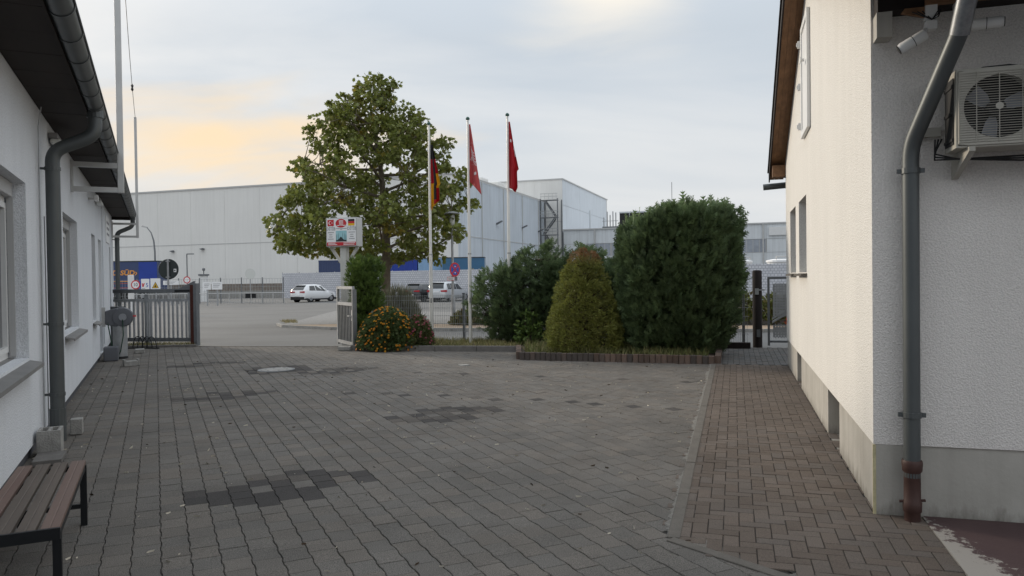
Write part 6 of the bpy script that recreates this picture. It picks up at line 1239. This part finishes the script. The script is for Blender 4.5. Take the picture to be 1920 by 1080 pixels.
# big clipped false cypress
def prof_c(h, a):
    base = superell(a, 1.10, 0.95, 5.0); k = lerp(h, [(0, 0.66), (0.10, 0.82), (0.25, 0.95), (0.5, 1.0), (0.97, 1.0), (1.0, 0.97)]); return base * k
ZC = lambda x: lerp(max(-1.29, min(1.29, x)), [(-1.3, 0.88), (-0.75, 0.91), (-0.35, 0.985), (0.1, 1.01), (0.7, 1.0), (1.3, 0.985)])
conifer('false_cypress', 'tall clipped dark blue-green false cypress beside the footpath', (3.50, 15.75, 0.08), 3.0, prof_c, 760, 20, 0.12, 0.165, 'cypress_leaf', lump=0.035, up_bias=0.9, fill=0.35, seed=3, trunks=((0.15, -0.3), (-0.3, 0), (0.4, 0.2)), zfun=ZC, stretch=1.5)
def top_sprays(base, height, ax, ay, n, size, m, parent_name, seed, shape):
    g = np.random.default_rng(seed); x = g.uniform(-ax, ax, n); y = g.uniform(-ay, ay, n); z = np.array([shape(q) for q in x]) + g.uniform(-0.15, 0.10, n)
    P = np.stack([x + base[0], y + base[1], z + base[2]], 1) - np.array(base); D = np.stack([g.normal(0, 0.25, n), g.normal(0, 0.25, n), np.ones(n)], 1); C = np.stack([np.clip(g.normal(0.6, 0.15, n), 0, 1), np.clip(g.normal(0.55, 0.2, n), 0, 1)], 1)
    o = scatter('leader_shoots', P, D, g.uniform(0.7, 1.5, n) * size, SPRAY, SPRAYT, m, bpy.data.objects[parent_name], C); o['kind'] = 'stuff'
top_sprays((3.50, 15.75, 0.08), 3, 1.05, 0.85, 420, 0.19, 'cypress_leaf', 'false_cypress', 5, lambda x: 2.90 * ZC(x) + 0.07 * math.sin(x * 11) + 0.05 * math.sin(x * 23))
# free growing hedge behind, several stems
def prof_h(h, a): return superell(a, 1.0, 0.55, 2.4) * lerp(h, [(0, 0.45), (0.15, 0.6), (0.35, 0.92), (0.6, 1.0), (0.82, 0.9), (1, 0.35)])
for k, (x, y, hgt, s) in enumerate(((-0.05, 18.35, 1.95, 0.92), (0.85, 18.2, 2.38, 0.98), (1.75, 18.05, 2.25, 0.9), (2.55, 17.75, 2.15, 0.8))):
    conifer('cypress_shrub', ('loose green cypress shrub by the third flagpole, lowest of the hedge', 'loose green cypress shrub, tallest of the hedge behind the conical spruce', 'loose green cypress shrub behind the conical spruce', 'loose green cypress shrub tucked between spruce and big clipped cypress')[k], (x, y, 0.08), hgt, (lambda s_: (lambda h, a: prof_h(h, a) * s_))(s), 150, 22, 0.15, 0.14, 'hedge_leaf', lump=0.14, up_bias=0.7, fill=0.3, stretch=1.4, seed=20 + k, cat='shrub', trunks=((0, 0), (-0.25, 0.05), (0.25, -0.05)), group='cypress hedge along the fence')
# dwarf conical spruce with browned tip: many tight tufts
def prof_s(h, a): return lerp(h, [(0, 0.70), (0.06, 0.80), (0.2, 0.80), (0.45, 0.64), (0.7, 0.47), (0.88, 0.31), (0.95, 0.22), (1.0, 0.06)])
conifer('dwarf_spruce', 'conical yellow-green dwarf spruce with a browned tip in the palisade bed', (1.52, 15.85, 0.08), 2.22, prof_s, 330, 62, 0.115, 0.050, 'spruce_leaf', lump=0.04, up_bias=0.25, fill=0.35, seed=9, jit=0.5, cg=lambda h: np.clip((h - 0.82) / 0.10, 0, 1) * 0.9)
# column thuja by the gate leaf
def prof_t(h, a): return lerp(h, [(0, 0.28), (0.1, 0.34), (0.5, 0.39), (0.8, 0.39), (0.95, 0.36), (1, 0.28)])
conifer('column_thuja', 'slim bright green column thuja between sign post and marigolds', (-3.62, 18.55, 0.08), 2.12, prof_t, 190, 24, 0.10, 0.11, 'thuja_leaf', lump=0.10, up_bias=1.1, fill=0.35, seed=12, stretch=1.5)
# lavender behind the mesh fence
def bush(name, label, base, n, rx, ry, hz, m, size, seed, cat='shrub', upb=1.4, tv=None, tf=None, cg=0.3, group=None, jit=0.3):
    t = thing(name, label, cat, base, 0, group); g = np.random.default_rng(seed); q = g.normal(size=(n, 3)); q /= np.linalg.norm(q, axis=1, keepdims=True); q[:, 2] = np.abs(q[:, 2]); k = g.random(n) ** 0.4; P = q * k[:, None] * np.array([rx, ry, hz]); P[:, 2] = np.maximum(P[:, 2], 0.02)
    D = np.stack([q[:, 0] * 0.8, q[:, 1] * 0.8, np.full(n, upb)], 1) + g.normal(size=(n, 3)) * jit; C = np.stack([np.clip(g.normal(0.5, 0.2, n), 0, 1), np.clip(g.normal(cg, 0.25, n), 0, 1)], 1)
    o = scatter('foliage', P, D, g.uniform(0.6, 1.3, n) * size, tv or SPRAY, tf or SPRAYT, m, t, C); o['kind'] = 'stuff'
    st = MB()
    for z in range(14): e = P[z]; st.tube([(0.15 * e[0], 0.15 * e[1], 0), (e[0] * 0.6, e[1] * 0.6, e[2] * 0.6), tuple(e)], [0.012, 0.009, 0.004], 4, cap=False)
    st.build('stems', 'twig', t); return t
BLADE = [(-0.035, 0, 0), (0.035, 0, 0), (0.03, 0.5, 0.03), (-0.03, 0.5, 0.03), (0, 1, 0.1)]; BLADET = [(0, 1, 2), (0, 2, 3), (3, 2, 4)]
bush('lavender_bush', 'grey-green twiggy lavender bush behind the mesh fence', (-3.18, 20.9, 0.0), 6500, 0.68, 0.55, 1.42, 'lavender_leaf', 0.22, 31, tv=BLADE, tf=BLADET, upb=2.2, cg=0.35)
OVAL = [(0, 0, 0), (0.24, 0.35, 0.06), (0.2, 0.7, 0.05), (0, 1, 0), (-0.2, 0.7, 0.05), (-0.24, 0.35, 0.06)]; OVALT = [(0, 1, 2), (0, 2, 3), (0, 3, 4), (0, 4, 5)]
# marigolds spilling over the kerb
mg = bush('marigold_bush', 'bushy marigold clump covered in orange flowers spilling over the kerb', (-2.95, 17.68, 0.02), 11000, 0.74, 0.55, 0.98, 'marigold_leaf', 0.085, 41, cat='flower bush', upb=0.7, cg=0.18, jit=0.7)
FLW = [(0, 0, 0.06)] + [(0.5 * math.cos(2 * math.pi * k / 12) * (1 if k % 2 else 0.82), 0.5 * math.sin(2 * math.pi * k / 12) * (1 if k % 2 else 0.82), 0.12 if k % 2 else 0.0) for k in range(12)] + [(0.22 * math.cos(2 * math.pi * k / 6), 0.22 * math.sin(2 * math.pi * k / 6), 0.28) for k in range(6)]
FLT = [(0, k + 1, (k + 1) % 12 + 1) for k in range(12)] + [(13, 13 + k, 13 + (k + 1) % 6) for k in range(1, 5)] + [(13 + k, 13 + (k + 1) % 6, 1 + (2 * k + 1) % 12) for k in range(6)]
def flowers(parent, n, rx, ry, hz, size, m, seed, cx=0.0, front=True, name='flowers', lo=0.0):
    g = np.random.default_rng(seed); q = g.normal(size=(n, 3)); q[:, 1] = -np.abs(q[:, 1]); q[:, 2] = np.abs(q[:, 2]); q /= np.linalg.norm(q, axis=1, keepdims=True); P = q * np.array([rx, ry, hz]) * 1.03; P[:, 0] += cx; P[:, 2] = P[:, 2] * (1 - lo) + lo * hz
    Nn = q + np.array([0, -0.3, 0.5]); Dv = np.cross(Nn, g.normal(size=(n, 3))); C = np.stack([np.clip(g.normal(0.6, 0.15, n), 0, 1), g.random(n)], 1)
    # leaf frame: X = D x roll, Z = X x D ; choose roll so that Z follows the outward normal
    Nn = Nn / np.linalg.norm(Nn, axis=1, keepdims=True); Dv /= np.linalg.norm(Dv, axis=1, keepdims=True)
    o = scatter(name, P, Dv, g.uniform(0.7, 1.25, n) * size, FLW, FLT, m, parent, C, roll=Nn); o['kind'] = 'stuff'
flowers(mg, 140, 0.74, 0.55, 0.98, 0.052, 'petal_orange', 43)
pk = bush('pink_flower_bush', 'smaller pink flowering clump beside the marigolds at the first flagpole', (-2.22, 17.72, 0.02), 4200, 0.36, 0.42, 0.80, 'marigold_leaf', 0.075, 44, cat='flower bush', upb=0.7, cg=0.45, jit=0.7); flowers(pk, 60, 0.36, 0.42, 0.80, 0.050, 'petal_pink', 45, lo=0.15); 
# dry planting along the island
for k, (x, y, rx, hh, c) in enumerate(((-1.75, 28.1, 0.6, 0.55, 0.35), (-0.5, 27.9, 0.6, 0.5, 0.6), (0.6, 27.6, 0.5, 0.5, 0.7), (8.0, 25.9, 0.7, 1.15, 0.1), (9.0, 25.7, 0.6, 1.1, 0.15), (9.9, 25.3, 0.6, 1.0, 0.1))):
    bush('island_shrub', ('low yellow-green shrub at the foot of the street lamp', 'low reddish dry shrub next to the lamp shrub', 'low brownish shrub behind the second and third flagpoles', 'yellow-green shrub beside the clipped cypress, seen through the fence', 'yellow-green shrub behind the timber post', 'yellow-green shrub behind the perforated gate')[k], (x, y, zg(y)), 1500, rx, 0.45, hh, 'shrub_leaf', 0.14, 60 + k, tv=OVAL, tf=OVALT, cg=c, upb=0.9, jit=0.6, group='shrubs on the island strip')
bush('red_shrub', 'small red-leaved shrub seen through the perforated gate', (9.2, 24.0, zg(24)), 700, 0.35, 0.3, 1.1, 'red_leaf', 0.13, 71, tv=OVAL, tf=OVALT, upb=0.9)
# small weeds
for k, (x, y) in enumerate(((2.6, 17.0), (3.0, 16.7), (0.4, 17.7))): bush('broadleaf_shrub', ('low broad-leaved seedling between spruce and cypress', 'low broad-leaved seedling at the foot of the clipped cypress', 'broad-leaved shrub at the foot of the third flagpole')[k], (x, y, 0.08), 500, 0.35, 0.3, (0.9, 0.6, 0.85)[k], 'thuja_leaf', 0.10, 80 + k, tv=OVAL, tf=OVALT, upb=0.5, jit=0.7, cg=0.2)
# grass in the beds
def grass(name, label, poly, n, lo, hi, seed, dry=0.3):
    g = random.Random(seed); P = []; xs = [p[0] for p in poly]; ys = [p[1] for p in poly]
    while len(P) < n:
        x, y = g.uniform(min(xs), max(xs)), g.uniform(min(ys), max(ys))
        if inside((x, y), poly) and (math.sin(x * 5.1 + y * 2) + math.sin(y * 6.3 - x * 3.7)) > g.uniform(-2.2, 0.6): P.append((x, y, 0.08))
    P = np.array(P); D = rng.normal(size=(n, 3)) * 0.45; D[:, 2] = 1.0; C = np.stack([rng.random(n), np.clip(rng.normal(dry, 0.3, n), 0, 1)], 1)
    o = scatter(name, P, D, rng.uniform(lo, hi, n), BLADE, BLADET, 'grass', None, C); tag(o, label, 'grass', kind='stuff')
grass('bed_grass', 'rough green grass and weeds in the conifer bed', [(0.25, 15.35), (3.7, 14.25), (4.4, 16.5), (0.3, 17.6)], 6500, 0.06, 0.24, 1, 0.2)
grass('verge_grass', 'short dry grass around the flagpole feet', [(-3.6, 17.8), (0.15, 17.1), (0.3, 18.6), (-3.5, 19.8)], 7000, 0.05, 0.16, 2, 0.45)
g_ = [(-10.2, 19.5), (-8.3, 19.44), (-8.3, 19.9), (-10.2, 20.1)]
grass('gate_weeds', 'dry weeds under the bar gate', g_, 1500, 0.04, 0.12, 3, 0.7)
for ob in list(bpy.data.objects):
    if ob.name == 'gate_weeds': ob.location.z = -0.06
grass('kerb_weeds', 'dry weeds along the kerb of the sandy strip', [(-9.2, 29.4), (-8.5, 27.9), (-8.0, 27.9), (-8.6, 29.6)], 500, 0.05, 0.14, 4, 0.8)
